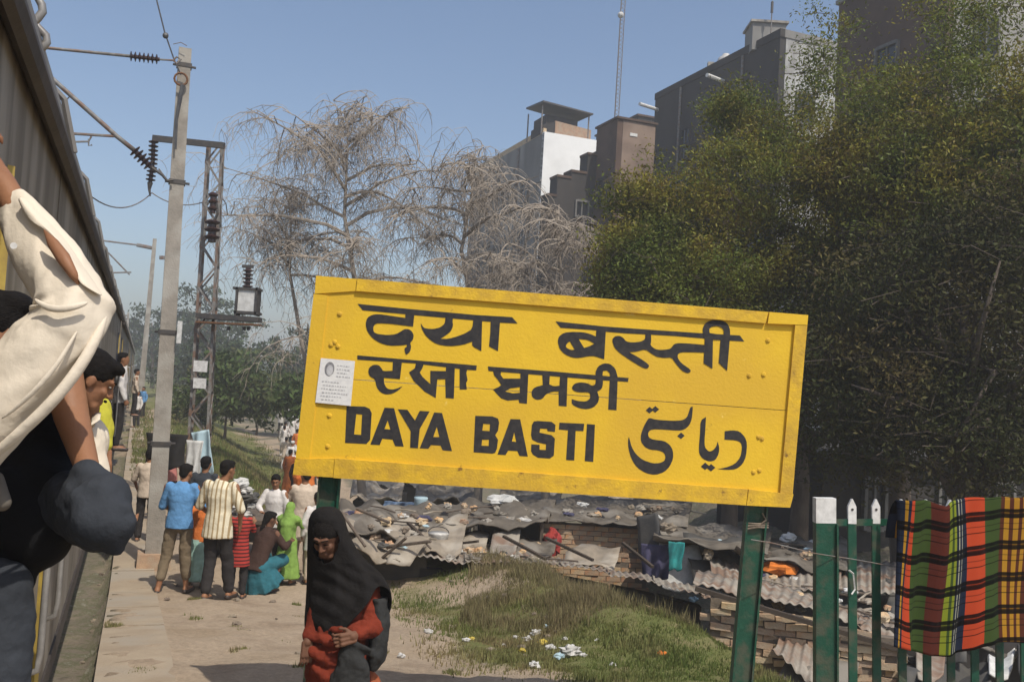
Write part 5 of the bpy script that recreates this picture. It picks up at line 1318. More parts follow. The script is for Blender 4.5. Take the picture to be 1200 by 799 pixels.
def plaid_mat():
    m = bpy.data.materials.new('plaid_wool'); m.use_nodes = True; M['plaid_wool'] = m
    n = m.node_tree.nodes; L = m.node_tree.links; b = n['Principled BSDF']; b.inputs['Roughness'].default_value = .95; b.inputs['Specular IOR Level'].default_value = .1
    uv = n.new('ShaderNodeUVMap'); sp = n.new('ShaderNodeSeparateXYZ'); L.new(uv.outputs[0], sp.inputs[0])
    OR, GR, MA, YG, NV, WH, BR, YE = (.37, .048, .016), (.035, .058, .014), (.07, .016, .010), (.16, .19, .016), (.010, .015, .03), (.28, .28, .21), (.07, .02, .01), (.32, .165, .015)
    bands = [(0, NV), (.02, YE), (.035, NV), (.05, OR), (.13, GR), (.265, MA), (.375, YG), (.41, GR), (.425, YG), (.44, NV), (.455, WH), (.463, NV), (.482, WH), (.492, NV), (.545, OR), (.675, GR), (.82, BR), (.85, YE), (.882, BR), (.905, YE), (.935, BR), (.96, YE), (.985, BR)]
    r1 = n.new('ShaderNodeValToRGB'); cr = r1.color_ramp; cr.interpolation = 'CONSTANT'
    while len(cr.elements) < len(bands): cr.elements.new(.99)
    for e, (p, c) in zip(cr.elements, bands): e.position = p
    for e, (p, c) in zip(cr.elements, bands): e.position = p; e.color = (*c, 1)
    L.new(sp.outputs[0], r1.inputs[0])
    mu = n.new('ShaderNodeMath'); mu.operation = 'MULTIPLY'; mu.inputs[1].default_value = 5.1; L.new(sp.outputs[1], mu.inputs[0])
    fr = n.new('ShaderNodeMath'); fr.operation = 'FRACT'; L.new(mu.outputs[0], fr.inputs[0])
    r2 = n.new('ShaderNodeValToRGB'); c2 = r2.color_ramp; c2.interpolation = 'CONSTANT'
    bb = [(0, 1), (.16, .05), (.27, .5), (.30, .12), (.33, .04), (.45, 1), (.60, .5), (.63, 1), (.78, .2), (.81, 1)]
    while len(c2.elements) < len(bb): c2.elements.new(.99)
    for e, (p, c) in zip(c2.elements, bb): e.position = p; e.color = (c, c, c, 1)
    L.new(fr.outputs[0], r2.inputs[0])
    mx = n.new('ShaderNodeMix'); mx.data_type = 'RGBA'; mx.blend_type = 'MULTIPLY'; mx.inputs[0].default_value = 1; L.new(r1.outputs[0], mx.inputs[6]); L.new(r2.outputs[0], mx.inputs[7])
    L.new(mx.outputs[2], b.inputs['Base Color'])
    t = n.new('ShaderNodeTexNoise'); t.inputs['Scale'].default_value = 160; bm = n.new('ShaderNodeBump'); bm.inputs['Strength'].default_value = .35; bm.inputs['Distance'].default_value = .004
    tc = n.new('ShaderNodeTexCoord'); L.new(tc.outputs['Object'], t.inputs[0]); L.new(t.outputs[0], bm.inputs['Height']); L.new(bm.outputs[0], b.inputs['Normal'])
plaid_mat()
def blanket():
    p00 = V(1043, 586, 6.35); O = Vector(p00); nx, ny = 90, 60; vs = []; uvs = []; fs = []
    H = .93; Wd = 1.36
    rail = (V(1230, 582, 7.05) - V(1043, 586, 6.35)); Ld = rail.normalized()
    nrm = Vector((Ld.y, -Ld.x, 0)).normalized()
    for j in range(ny + 1):
        v = j / ny
        for i in range(nx + 1):
            u = i / nx
            x = u * Wd + .012 * math.sin(v * 5)
            # narrower gathers at the left edge, broad folds right
            dep = .020 * math.sin(u * 21 + .7 * math.sin(v * 3)) * (1 - .5 * u) + .022 * math.sin(u * 43 + v * 2) * (1 - u) + .02 * math.sin(u * 8 - v * 4)
            dep += .05 * v + .06 * math.exp(-((u - .06) / .05) ** 2) * (1 - v * .4)
            zz = .004 * math.sin(u * 34) * (1 - v) + .02 * math.exp(-((u - .30) / .12) ** 2) * 0 - (.045 * math.exp(-((u - .33) / .09) ** 2)) * (1 - v)
            if v < .12:      # over the tips and down behind
                a = (v / .12) * math.pi; back = -.035 * (1 + math.cos(a)) ; lift = .03 * math.sin(a) - (.25 * (1 - v / .12) ** 2)
                p = Ld * x + nrm * (dep + .03 + back) + Vector((0, 0, zz + lift))
            else:
                w = (v - .12) / .88
                p = Ld * x + nrm * (dep + .03) + Vector((0, 0, zz - H * w - .11 * u * w - .02 * math.sin(u * 6) * w - .07 * w * math.exp(-((u - .4) / .25) ** 2)))
            slip = .055 * v * (1 - u)
            p += Ld * (-.035 * w if v >= .12 else 0)
            vs.append(p); uvs.append((u * 1.36 / 1.27 * .97, (v + .05 * u - .03 * math.exp(-((u - .12) / .1) ** 2)) * 1.0))
    for j in range(ny):
        for i in range(nx): a = j * (nx + 1) + i; fs.append((a, a + nx + 1, a + nx + 2, a + 1))
    o = MB().add(vs, fs).build('plaid_blanket', M['plaid_wool'], smooth=True); o.location = O
    ul = o.data.uv_layers.new(name='UVMap')
    for l in o.data.loops: ul.data[l.index].uv = uvs[l.vertex_index]
    s = o.modifiers.new('thickness', 'SOLIDIFY'); s.thickness = .006
    tag(o, 'orange, green and black plaid blanket hung over the green picket fence', 'blanket')
blanket()
# ------------------------------------------------------------------ people
def hand_prims(g, w, d, side, up, s=1.0, curl=.5, thumb=1):
    """palm and five fingers growing from wrist w along d; side = across the palm, up = back of the hand"""
    w = Vector(w); d = Vector(d).normalized(); side = Vector(side); side = (side - d * side.dot(d)).normalized(); up = d.cross(side)
    for k in (-1, 0, 1): g.cap(w + side * k * .021 * s, w + d * .075 * s + side * k * .025 * s, .015 * s, .014 * s, n=8)
    L = (.060, .070, .075, .066)
    for i in range(4):
        o = side * ((i - 1.5) * .0218) * s; b = w + d * .082 * s + o; a = curl * (1 + .12 * i)
        d1 = (d * math.cos(a * .5) - up * math.sin(a * .5)); d2 = (d * math.cos(a * 1.5) - up * math.sin(a * 1.5)); d3 = (d * math.cos(a * 2.3) - up * math.sin(a * 2.3)); l = L[3 - i] * s
        p1 = b + d1 * l * .5; p2 = p1 + d2 * l * .35; p3 = p2 + d3 * l * .25
        g.cap(b - d * .02 * s, p1, .0084 * s, .0078 * s, n=8); g.cap(p1, p2, .0077 * s, .0072 * s, n=8); g.cap(p2, p3, .0072 * s, .0062 * s, n=8)
    t0 = w + side * thumb * .026 * s + d * .015 * s; t1 = t0 + (side * thumb * .8 + d * .8 - up * .3).normalized() * .042 * s; t2 = t1 + (side * thumb * .25 + d - up * .4).normalized() * .032 * s
    g.cap(t0, t1, .0125 * s, .0105 * s, n=8); g.cap(t1, t2, .010 * s, .008 * s, n=8)
def head_prims(g, c, R, s=1.0, female=False):
    """c: middle of the head; R turns head space (x right, y forward, z up) into place"""
    c = Vector(c); X = lambda *p: c + R @ (Vector(p) * s)
    g.ell(X(0, -.012, .028), (.074 * s, .094 * s, .088 * s), R.to_3x3()); g.ell(X(0, .022, -.035), (.058 * s, .064 * s, .078 * s), R.to_3x3())
    g.cap(X(-.022, .058, -.088), X(.022, .058, -.088), .022 * s, n=10); g.cap(X(-.05, .0, -.05), X(-.02, .052, -.09), .021 * s, .02 * s); g.cap(X(.05, .0, -.05), X(.02, .052, -.09), .021 * s, .02 * s)
    g.cap(X(0, .085, .018), X(0, .104, -.022), .008 * s, .0125 * s); g.cap(X(-.012, .094, -.026), X(.012, .094, -.026), .009 * s)          # nose
    g.cap(X(-.034, .078, .034), X(-.010, .086, .030), .010 * s, .009 * s); g.cap(X(.034, .078, .034), X(.010, .086, .030), .010 * s, .009 * s)    # brows
    g.cap(X(-.038, .064, -.018), X(-.03, .068, -.03), .018 * s); g.cap(X(.038, .064, -.018), X(.03, .068, -.03), .018 * s)
    g.cap(X(-.018, .082, -.058), X(.018, .082, -.058), .0085 * s); g.cap(X(-.014, .082, -.070), X(.014, .082, -.070), .0085 * s)               # lips
    for k in (-1, 1):
        g.ell(X(k * .078, -.006, -.004), (.010 * s, .02 * s, .032 * s), R.to_3x3(), n=10, m=6)
def hair_prims(g, c, R, s=1.0, long_=False):
    c = Vector(c); X = lambda *p: c + R @ (Vector(p) * s)
    g.ell(X(0, -.024, .046), (.083 * s, .096 * s, .083 * s), R.to_3x3()); g.ell(X(0, .03, .092), (.062 * s, .052 * s, .032 * s), R.to_3x3()); g.ell(X(0, -.06, -.01), (.066 * s, .045 * s, .06 * s), R.to_3x3())
    if long_: g.cap(X(0, -.08, 0), X(0, -.10, -.25), .04 * s, .02 * s)
def face_bits(parent, c, R, s, O, vx):
    X = lambda *p: Vector(c) + R @ (Vector(p) * s)
    for k in (-1, 1):
        e = MB().ell(X(k * .028, .078, .012), (.010 * s, .007 * s, .0055 * s), R.to_3x3(), n=8, m=6).build('eye', M['eye_white'], parent)
        MB().ell(X(k * .028, .0835, .011), (.0052 * s, .0035 * s, .005 * s), R.to_3x3(), n=8, m=6).build('iris', M['hair_black'], e)
        MB().cap(X(k * .012, .092, .036), X(k * .042, .082, .040), .0045 * s, .003 * s, n=6).build('eyebrow', M['hair_black'], parent)
def figure(label, loc, yaw, H, wear, pose=None, group=None, skin='skin_brown', vx=.013, head=(0, 0), cat='person', hat=None, veil=None, far=False):
    """wear: dict top, sleeve (elbow|wrist), top_len, bottom (trousers|skirt), mats; pose: joint overrides in metres for a 1.7 m body"""
    root = thing('person', label, cat, tuple(loc), math.radians(yaw), group); s = H / 1.7
    P = dict(hip=(0, 0, .92), chest=(0, 0, 1.25), neck=(0, .0, 1.44), head=(0, .02, 1.585), shR=(.185, 0, 1.39), shL=(-.185, 0, 1.39), elR=(.235, -.02, 1.12), elL=(-.235, -.02, 1.12), wrR=(.235, .07, .88), wrL=(-.235, .07, .88),
             knR=(.10, .02, .50), knL=(-.10, .02, .50), anR=(.11, -.02, .08), anL=(-.11, -.02, .08), toR=(.14, .15, .035), toL=(-.14, .15, .035))
    if pose: P.update(pose)
    J = {k: Vector(v) * s for k, v in P.items()}
    hy, hp = head; R = (Matrix.Rotation(math.radians(hy), 4, 'Z') @ Matrix.Rotation(math.radians(-hp), 4, 'X')).to_3x3()
    b = MB(); head_prims(b, J['head'], R, s); b.cap(J['neck'] - Vector((0, 0, .06 * s)), J['head'] - Vector((0, .015, .05)) * s, .056 * s, .05 * s)
    up = (J['neck'] - J['hip']).normalized(); rt = (J['shR'] - J['shL']).normalized()
    b.cap(J['chest'], J['hip'], .075 * s, .08 * s); b.cap(J['shR'].lerp(J['shL'], .08) - up * .02 * s, J['shL'].lerp(J['shR'], .08) - up * .02 * s, .038 * s)
    hips = {k: J['hip'] + Vector((.09 * s * q, 0, -.03 * s)) for k, q in (('R', 1), ('L', -1))}
    for k in 'RL':
        b.cap(J['sh' + k], J['el' + k], .047 * s, .038 * s); b.cap(J['el' + k], J['wr' + k], .037 * s, .025 * s)
        d = (J['wr' + k] - J['el' + k]).normalized(); sd_ = Vector((0, 1, 0)) if abs(d.y) < .8 else Vector((1 if k == 'R' else -1, 0, 0))
        hand_prims(b, J['wr' + k], d, sd_, None, s, .45, 1)
        b.cap(hips[k], J['kn' + k], .070 * s, .050 * s); b.cap(J['kn' + k], J['an' + k], .050 * s, .036 * s); b.cap(J['an' + k] - Vector((0, .03 * s, .03 * s)), J['to' + k], .036 * s, .03 * s)
    flesh(b.build('body', M[skin], root, smooth=True), vx, 2)
    if not hat and not veil:
        h = MB(); hair_prims(h, J['head'], R, s, wear.get('long')); flesh(h.build('hair', M['hair_black'], root, smooth=True), vx, 2, .008, .03)
    if not far: face_bits(root, J['head'], R, s, None, vx)
    # top
    t = MB(); low = J['hip'] - up * (wear.get('top_len', .10) * s); fl = wear.get('flare', 1.0)
    ring = [(low, .182 * fl, .142 * fl), (J['hip'] + up * .03 * s, .172, .132), (J['hip'].lerp(J['chest'], .5), .152, .112), (J['chest'], .178, .122), (J['chest'].lerp(J['neck'], .6), .185, .105), (J['neck'] - up * .02 * s, .10, .075), (J['neck'] + up * .02 * s, .062, .058)]
    t.tube([r[0] for r in ring], [(r[1] * s, r[2] * s) for r in ring], 20, True, ref=rt)
    for k in 'RL':
        t.cap(J['sh' + k] - rt * (.03 * s if k == 'R' else -.03 * s), J['el' + k], .066 * s, .058 * s)
        if wear.get('sleeve') == 'wrist': t.cap(J['el' + k], J['wr' + k].lerp(J['el' + k], .08), .055 * s, .042 * s)
        else: pass
    t.cap(J['neck'] - up * .015 * s - rt * .03 * s, J['neck'] - up * .015 * s + rt * .03 * s, .052 * s)
    flesh(t.build('shirt' if not wear.get('dress') else 'tunic', M[wear['top']], root, smooth=True), vx, 2, .016, .10)
    # bottom
    q = MB()
    if wear.get('kind') == 'skirt':
        bt = Vector((J['hip'].x, (J['anR'].y + J['anL'].y) / 2, max(.06 * s, min(J['anR'].z, J['anL'].z) + .03 * s)))
        n = 7; pts = [J['hip'].lerp(bt, i / n) + Vector((0, 0, .02)) for i in range(n + 1)]; w0, w1 = wear.get('hem', (.25, .22))
        q.tube(pts, [((.15 + (w0 - .15) * (i / n) ** .7) * s, (.12 + (w1 - .12) * (i / n) ** .7) * s) for i in range(n + 1)], 40, True, ref=(1, 0, 0), fn=lambda a, t_: 1 + .07 * a * math.sin(t_ * 9 + 1) + .04 * a * math.sin(t_ * 17))
        for k in 'RL': q.cap(hips[k], J['kn' + k], .11 * s, .10 * s)
        flesh(q.build('skirt', M[wear['bottom']], root, smooth=True), vx, 2, .02, .09)
    else:
        q.ell(J['hip'] - Vector((0, 0, .01 * s)), (.148 * s, .108 * s, .12 * s)); e = wear.get('rolled', 0)
        for k in 'RL':
            q.cap(hips[k], J['kn' + k], .084 * s, .077 * s); q.cap(J['kn' + k], J['an' + k].lerp(J['kn' + k], .12 + e), .076 * s, .066 * s)
        flesh(q.build('trousers', M[wear['bottom']], root, smooth=True), vx, 2, .026, .11)
    if wear.get('shoes', 1):
        for k in 'RL':
            o = MB(); o.cap(J['an' + k] - Vector((0, .045 * s, .055 * s)), J['to' + k] - Vector((0, 0, .01 * s)) + (J['to' + k] - J['an' + k]) * .1, .034 * s, .036 * s, fl=1.1); flesh(o.build('shoe', M['shoe_dark'], root, smooth=True), .012, 1)
    if hat:
        c = J['head']; o = MB(); o.ell(c + Vector((0, -.01, .075)) * s, (.10 * s, .11 * s, .055 * s)); o.ell(c + Vector((0, -.02, .045)) * s, (.092 * s, .105 * s, .06 * s)); flesh(o.build('turban', M[hat], root, smooth=True), vx, 1, .02, .05)
    if veil:
        c = J['head']; o = MB(); o.ell(c + R @ (Vector((0, -.02, .02)) * s), (.098 * s, .115 * s, .125 * s)); o.cap(c + Vector((0, -.05, -.05)) * s, J['chest'] + Vector((0, -.04, 0)), .10 * s, .19 * s); o.cap(J['shR'] + Vector((0, -.03, -.02)), J['shL'] + Vector((0, -.03, -.02)), .085 * s)
        o.cap(J['chest'] + Vector((0, -.06, 0)), J['hip'] + Vector((0, -.08, .0)), .16 * s, .15 * s)
        flesh(o.build('veil', M[veil], root, smooth=True), vx, 2, .03, .09)
    return root
gA = 'men and women gathered on the path'
figure('man in blue shirt and rolled khaki trousers, back turned, beside the nearest mast', on(204, 12.0), 6, 1.64, dict(top='shirt_blue', bottom='trouser_khaki', rolled=.22, top_len=.06),
       dict(elR=(.27, .02, 1.15), wrR=(.20, .22, 1.14), elL=(-.24, .05, 1.13), wrL=(-.16, .26, 1.05), knL=(-.14, .04, .5), anL=(-.20, -.04, .08), toL=(-.26, .13, .035), knR=(.09, .05, .5), anR=(.12, .10, .08), toR=(.16, .26, .035), head=(.03, .05, 1.57)), gA, head=(-25, 12))
figure('man in cream striped shirt and dark trousers, back turned, in mid path', on(249, 11.7), -4, 1.72, dict(top='shirt_striped', bottom='trouser_dark', top_len=.16, flare=1.08),
       dict(elR=(.27, .0, 1.12), wrR=(.24, .10, .90), elL=(-.26, .03, 1.13), wrL=(-.20, .22, 1.0), knR=(.12, .07, .5), anR=(.15, .12, .09), toR=(.17, .28, .035), knL=(-.07, .02, .5), anL=(-.06, -.10, .10), toL=(-.06, .06, .03), head=(.06, .04, 1.58)), gA, head=(-30, 8))
figure('child in a red checked tunic standing right of the striped-shirt man', on(276, 12.0), 10, 1.20, dict(top='red_plaid', bottom='trouser_dark', top_len=.34, flare=1.15, dress=1), dict(elR=(.22, .12, 1.2), wrR=(.2, .26, 1.3)), gA, head=(30, 5))
figure('small girl in orange top and mint skirt squeezed between the blue and striped shirts', on(229, 12.5), 0, 1.25, dict(top='cloth_saffron', bottom='cloth_mint', kind='skirt', hem=(.22, .2), long=1), None, gA)
figure('woman in a dark brown top and teal skirt crouching near the red checked child', on(302, 12.4), -25, 1.5, dict(top='top_brown', bottom='skirt_teal', kind='skirt', hem=(.32, .30), sleeve='wrist', long=1),
       dict(hip=(0, -.08, .42), chest=(0, .06, .74), neck=(0, .13, .93), head=(.0, .17, 1.06), shR=(.17, .12, .88), shL=(-.17, .12, .88), elR=(.28, .2, .68), wrR=(.2, .42, .72), elL=(-.26, .22, .68), wrL=(-.12, .42, .70), knR=(.16, .32, .46), knL=(-.16, .32, .46), anR=(.13, .08, .07), anL=(-.13, .08, .07), toR=(.15, .24, .03), toL=(-.15, .24, .03)), gA, head=(-20, 15), skin='skin_dark')
figure('young man in a white shirt facing the camera behind the crouching woman', on(316, 13.4), 165, 1.42, dict(top='shirt_white', bottom='trouser_dark', sleeve='wrist'), dict(elR=(.25, .1, 1.15), wrR=(.1, .25, 1.1)), gA, head=(25, 18))
figure('girl in a bright lime green dress and veil beside the cream-clothed man', on(334, 12.9), -10, 1.10, dict(top='dress_green', bottom='dress_green', kind='skirt', hem=(.30, .26), top_len=.1), dict(elR=(.27, .1, 1.2), wrR=(.35, .28, 1.18), elL=(-.25, .1, 1.15), wrL=(-.38, .25, 1.2)), gA, veil='dress_green')
figure('man in loose cream shirt and pale trousers seen from behind near the left board post', on(350, 13.4), 12, 1.55, dict(top='shirt_beige', bottom='shirt_beige', sleeve='wrist', top_len=.32, flare=1.2), dict(elL=(-.26, .12, 1.15), wrL=(-.26, .33, 1.1)), gA, head=(25, 8))
figure('person in pale pinkish clothes partly hidden behind the shawled woman', on(366, 13.0), 20, 1.25, dict(top='shirt_white', bottom='shirt_beige', sleeve='wrist', top_len=.3, flare=1.15), None, gA)
figure('man in a cream top and dark trousers half hidden behind the nearest mast', on(168, 15.4), 8, 1.5, dict(top='shirt_beige', bottom='trouser_dark', top_len=.1), dict(elL=(-.26, .05, 1.14), wrL=(-.22, .16, .95)), gA)
figure('man in a dull red shirt behind the blue-shirted man, under the hanging black cloth', on(193, 17.5), 0, 1.6, dict(top='shirt_pink', bottom='trouser_dark'), None, gA)
figure('dark-haired person in dark clothes standing between the mast and the striped shirt', on(232, 13.6), 0, 1.6, dict(top='trouser_slate', bottom='trouser_khaki'), None, gA)
gB = 'people walking far down the dirt path'
for (px, D, H, top, bot, hat, lab) in (
    (357, 19.5, 1.5, 'cloth_saffron', 'cloth_saffron', None, 'person in saffron orange clothes just behind the left edge of the board'),
    (337, 33, 1.6, 'cloth_saffron', 'cloth_saffron', None, 'walker in bright orange farther down the dirt path'),
    (340, 39, 1.6, 'shirt_white', 'shirt_white', 'cloth_white', 'walker in white with white turban just beyond the orange walker'),
    (349, 37, 1.6, 'shirt_pink', 'top_brown', None, 'walker in dull red clothes close to the board edge'),
    (332, 50, 1.65, 'shirt_white', 'trouser_khaki', None, 'walker in a white shirt at the left of the far group'),
    (341, 52, 1.75, 'shirt_white', 'trouser_slate', 'cloth_white', 'tallest far walker with a white bundle on the head'),
    (349, 56, 1.7, 'shirt_white', 'shirt_white', 'cloth_white', 'farthest white-clad walker at the board edge'),
    (333, 42, 1.5, 'shirt_beige', 'shirt_white', None, 'walker in pale beige left of the turbaned walker'),
    (345, 30, 1.6, 'top_brown', 'kurta_rust', None, 'walker in dark brown and rust at the board edge above the saffron person'),
    (337, 60, 1.7, 'shirt_white', 'shirt_white', None, 'small far walker in white behind the group'),
    (346, 46, 1.6, 'cloth_saffron', 'shirt_white', None, 'walker in orange top beside the white walkers'),
    (338, 68, 1.7, 'shirt_white', 'shirt_beige', None, 'small pale walker near the far end of the path'),
    (344, 36, 1.6, 'shirt_white', 'shirt_white', 'cloth_white', 'walker in white behind the orange-clad walker'),
    (331, 47, 1.6, 'shirt_white', 'shirt_white', None, 'slim walker in white at the outer side of the trail'),
    (351, 27, 1.55, 'cloth_saffron', 'cloth_saffron', None, 'second walker in saffron right at the board edge'),
    (328, 64, 1.7, 'shirt_white', 'trouser_dark', 'cloth_white', 'leftmost small far walker in white')):
    sk = top == 'cloth_saffron' and D > 15
    figure(lab, on(px, D), random.uniform(-20, 20), H, dict(top=top, bottom=bot, kind='skirt' if sk else 'trousers', sleeve='wrist', top_len=.25, flare=1.1, shoes=0), dict(elR=(.27, .05, 1.15), wrR=(.2, .2, 1.15)), gB, hat=hat, vx=.02, far=True)
# pile of white bundles in the crowd
for i, (x, y, r, m) in enumerate(((281, 566, .13, 'cloth_white'), (289, 575, .10, 'plastic_white'), (284, 584, .16, 'tarp_dark'), (293, 583, .14, 'tarp_dark'), (279, 596, .13, 'cloth_white'), (287, 601, .10, 'plastic_white'), (296, 592, .09, 'cloth_white'), (275, 574, .12, 'tarp_grey'))):
    crumple('bundle', ('white', 'small white', 'dark', 'black', 'pale', 'bright white', 'off-white', 'grey')[i] + ' bundle piled behind the people on the path', 'bundle', V(x, y, 14.6), r, m, 700 + i, 'bundles piled on the path')
b_ = on(287, 14.8); st = thing('handcart', 'low dark handcart piled with bundles behind the people on the path', 'cart', tuple(b_)); zt_ = V(287, 604, 14.8).z - b_.z
MB().box((0, 0, zt_), (.8, 1.2, .06)).build('deck', M['bark'], st)
for i in (-1, 1):
    MB().tube([(i * .44, 0, .3), (i * .40, 0, .3)], .3, 16).build('wheel', M['dark_steel'], st)
    MB().bar((i * .34, -.55, zt_), (i * .34, -.5, 0), .05, .05).build('leg', M['bark'], st); MB().bar((i * .34, .55, zt_), (i * .34, .5, 0), .05, .05).build('leg', M['bark'], st)
MB().box((0, .1, (zt_ + .3) / 2), (.6, .9, zt_ - .3)).build('crate', M['tarp_dark'], st)

# ---- woman in the black shawl, in front of the left post
def woman():
    D = 5.35; f = on(398, D); O = Vector((f.x, f.y, f.z)); k = FPX / D
    root = thing('person', 'woman with bowed head in black shawl and rust clothes before the left board post', 'person', tuple(O))
    def W_(px, py, dy=0):                      # offsets from the column/row of the body, metres, at depth D+dy
        p = V(px, py, D + dy); return p - O
    sk = 'skin_dark'
    hc = W_(384, 628, -.075)
    R = (Matrix.Rotation(math.radians(180 - 14), 4, 'Z') @ Matrix.Rotation(math.radians(-30), 4, 'X')).to_3x3(); hs = 1.0
    b = MB(); head_prims(b, hc, R, hs)
    neck = W_(394, 672, .04); b.cap(neck, hc + Vector((0, .02, -.03)), .055, .05)
    shl, shr = W_(431, 694, .06), W_(378, 690, .02)     # her left / right shoulder
    hip = W_(408, 800, .08); b.cap(W_(402, 705, .05), hip, .12, .12)
    elr, wrr = W_(367, 734, -.02), W_(360, 752, -.10); ell, wrl = W_(437, 735, -.02), W_(413, 745, -.15)
    b.cap(shr, elr, .045, .038); b.cap(elr, wrr, .036, .024); b.cap(shl, ell, .045, .038); b.cap(ell, wrl, .037, .025)
    hand_prims(b, wrr - Vector((0, 0, .005)), Vector((.05, -.12, -1)), Vector((.9, .5, 0)), None, .90, .55, 1)
    hand_prims(b, wrl + Vector((.01, 0, -.004)), Vector((-.65, -.35, -.12)), Vector((.15, .0, -1)), None, .95, .95, -1)
    lk, rk = Vector((.09, .0, .42)), Vector((-.10, -.05, .42))
    h2 = Vector((hip.x, hip.y, hip.z)); lk += Vector((h2.x, h2.y, 0)) * 1; rk += Vector((h2.x, h2.y, 0))
    b.cap(h2 + Vector((.08, 0, 0)), lk, .08, .055); b.cap(h2 - Vector((.08, 0, 0)), rk, .08, .055)
    la, ra = Vector((lk.x, lk.y + .04, .07)), Vector((rk.x, rk.y + .03, .07))
    b.cap(lk, la, .05, .035); b.cap(rk, ra, .05, .035)
    for a in (la, ra): b.cap(a - Vector((0, -.03, .035)), a + Vector((0, -.15, -.04)), .033, .028)
    flesh(b.build('body', M[sk], root, smooth=True), .0042, 2)
    for k in (-1, 1):
        Y = lambda *p: hc + R @ (Vector(p) * hs)
        MB().cap(Y(k * .016, .086, .006), Y(k * .040, .078, .007), .0035, .0028, n=8).build('eyelashes', M['hair_black'], root)
        MB().cap(Y(k * .012, .093, .034), Y(k * .043, .082, .038), .0042, .003, n=8).build('eyebrow', M['hair_black'], root)
    X = lambda *p: hc + R @ (Vector(p) * hs)
    h = MB(); h.ell(X(0, -.01, .045), (.080, .090, .078), R); h.ell(X(0, .03, .07), (.05, .028, .02), R); flesh(h.build('hair', M['hair_black'], root, smooth=True), .007, 2, .006, .02)
    # rust tunic and sleeves
    t = MB()
    ring = [(W_(399, 826, .02), .20, .15), (W_(396, 790, .02), .185, .145), (W_(396, 760, .03), .17, .135), (W_(399, 730, .04), .165, .13), (W_(401, 700, .05), .17, .125), (W_(398, 680, .05), .12, .09)]
    t.tube([r[0] for r in ring], [(r[1], r[2]) for r in ring], 28, True, ref=(1, 0, 0))
    t.cap(shl, ell + Vector((0, 0, .0)), .072, .062); t.cap(ell, W_(420, 741, -.11), .062, .042); t.cap(shr, elr, .05, .045); t.cap(elr, W_(361.5, 744, -.07), .043, .036)
    # pleats bunched over the front
    for (x0, y0, x1, y1, r) in ((364, 744, 408, 750, .03), (366, 762, 404, 776, .034), (372, 782, 392, 796, .034), (378, 737, 425, 730, .026)):
        a, c = W_(x0, y0, -.085), W_(x1, y1, -.095); m_ = (a + c) / 2 + Vector((0, -.015, -.012)); t.cap(a, m_, r, r * 1.1); t.cap(m_, c, r * 1.1, r * .8)
    flesh(t.build('tunic', M['kurta_rust'], root, smooth=True), .007, 5, .022, .055)
    # orange shin side of the trousers, charcoal lower drape
    q = MB(); q.cap(h2 + Vector((.10, 0, -.02)), lk + Vector((.02, 0, 0)), .10, .085); q.cap(lk, la + Vector((0, 0, .05)), .085, .07); q.cap(h2 - Vector((.09, 0, .02)), rk, .10, .085); q.cap(rk, ra + Vector((0, 0, .05)), .085, .07)
    flesh(q.build('trousers', M['salwar_orange'], root, smooth=True), .012, 2, .03, .09)
    g = MB(); g.tube([W_(408, 752, -.125), W_(412, 775, -.13), W_(410, 800, -.12), W_(406, 850, -.10)], [(.035, .022), (.085, .045), (.12, .06), (.13, .07)], 20, ref=(1, 0, 0))
    g.tube([W_(445, 700, .06), W_(446, 740, .04), W_(441, 770, .0), W_(436, 786, -.02)], [(.045, .10), (.055, .10), (.05, .09), (.02, .05)], 16, ref=(1, 0, 0))
    g.cap(W_(405, 749, -.15), W_(432, 762, -.12), .014, .02); g.cap(W_(428, 760, -.12), W_(444, 772, -.03), .022, .02)
    flesh(g.build('lower_drape', M['drape_charcoal'], root, smooth=True), .009, 2, .03, .07)
    # shawl: hood round the face, cape over shoulders and chest
    vs = []; fs = []; nu, nv = 72, 46
    # spine of the shawl: rows go from crown to hem; each row is an open/closed loop in the round
    rows = [
        (593, 383, 3, .02, -.07), (595, 383, 11, .055, -.07), (600, 383, 17, .092, -.07), (608, 383, 20.5, .115, -.07), (620, 384, 22.8, .122, -.07), (633, 386.5, 25.5, .125, -.065), (645, 389.5, 29, .125, -.055), (656, 394, 33.5, .13, -.035), (666, 400, 39.5, .14, -.01), (677, 405.5, 45, .155, .01), (690, 409, 48.5, .17, .02), (704, 410, 50, .18, .02), (718, 408, 49, .185, .02), (732, 404, 46, .18, .02)]
    from bisect import bisect
    ys = [r[0] for r in rows]
    def prof(y):
        i = min(max(bisect(ys, y) - 1, 0), len(rows) - 2); a, c = rows[i], rows[i + 1]; t_ = (y - a[0]) / (c[0] - a[0]); return [a[j] + (c[j] - a[j]) * t_ for j in range(1, 5)]
    FO = math.radians(-101)                       # direction of the face in the ring (0 = +x, -90 = towards the lens)
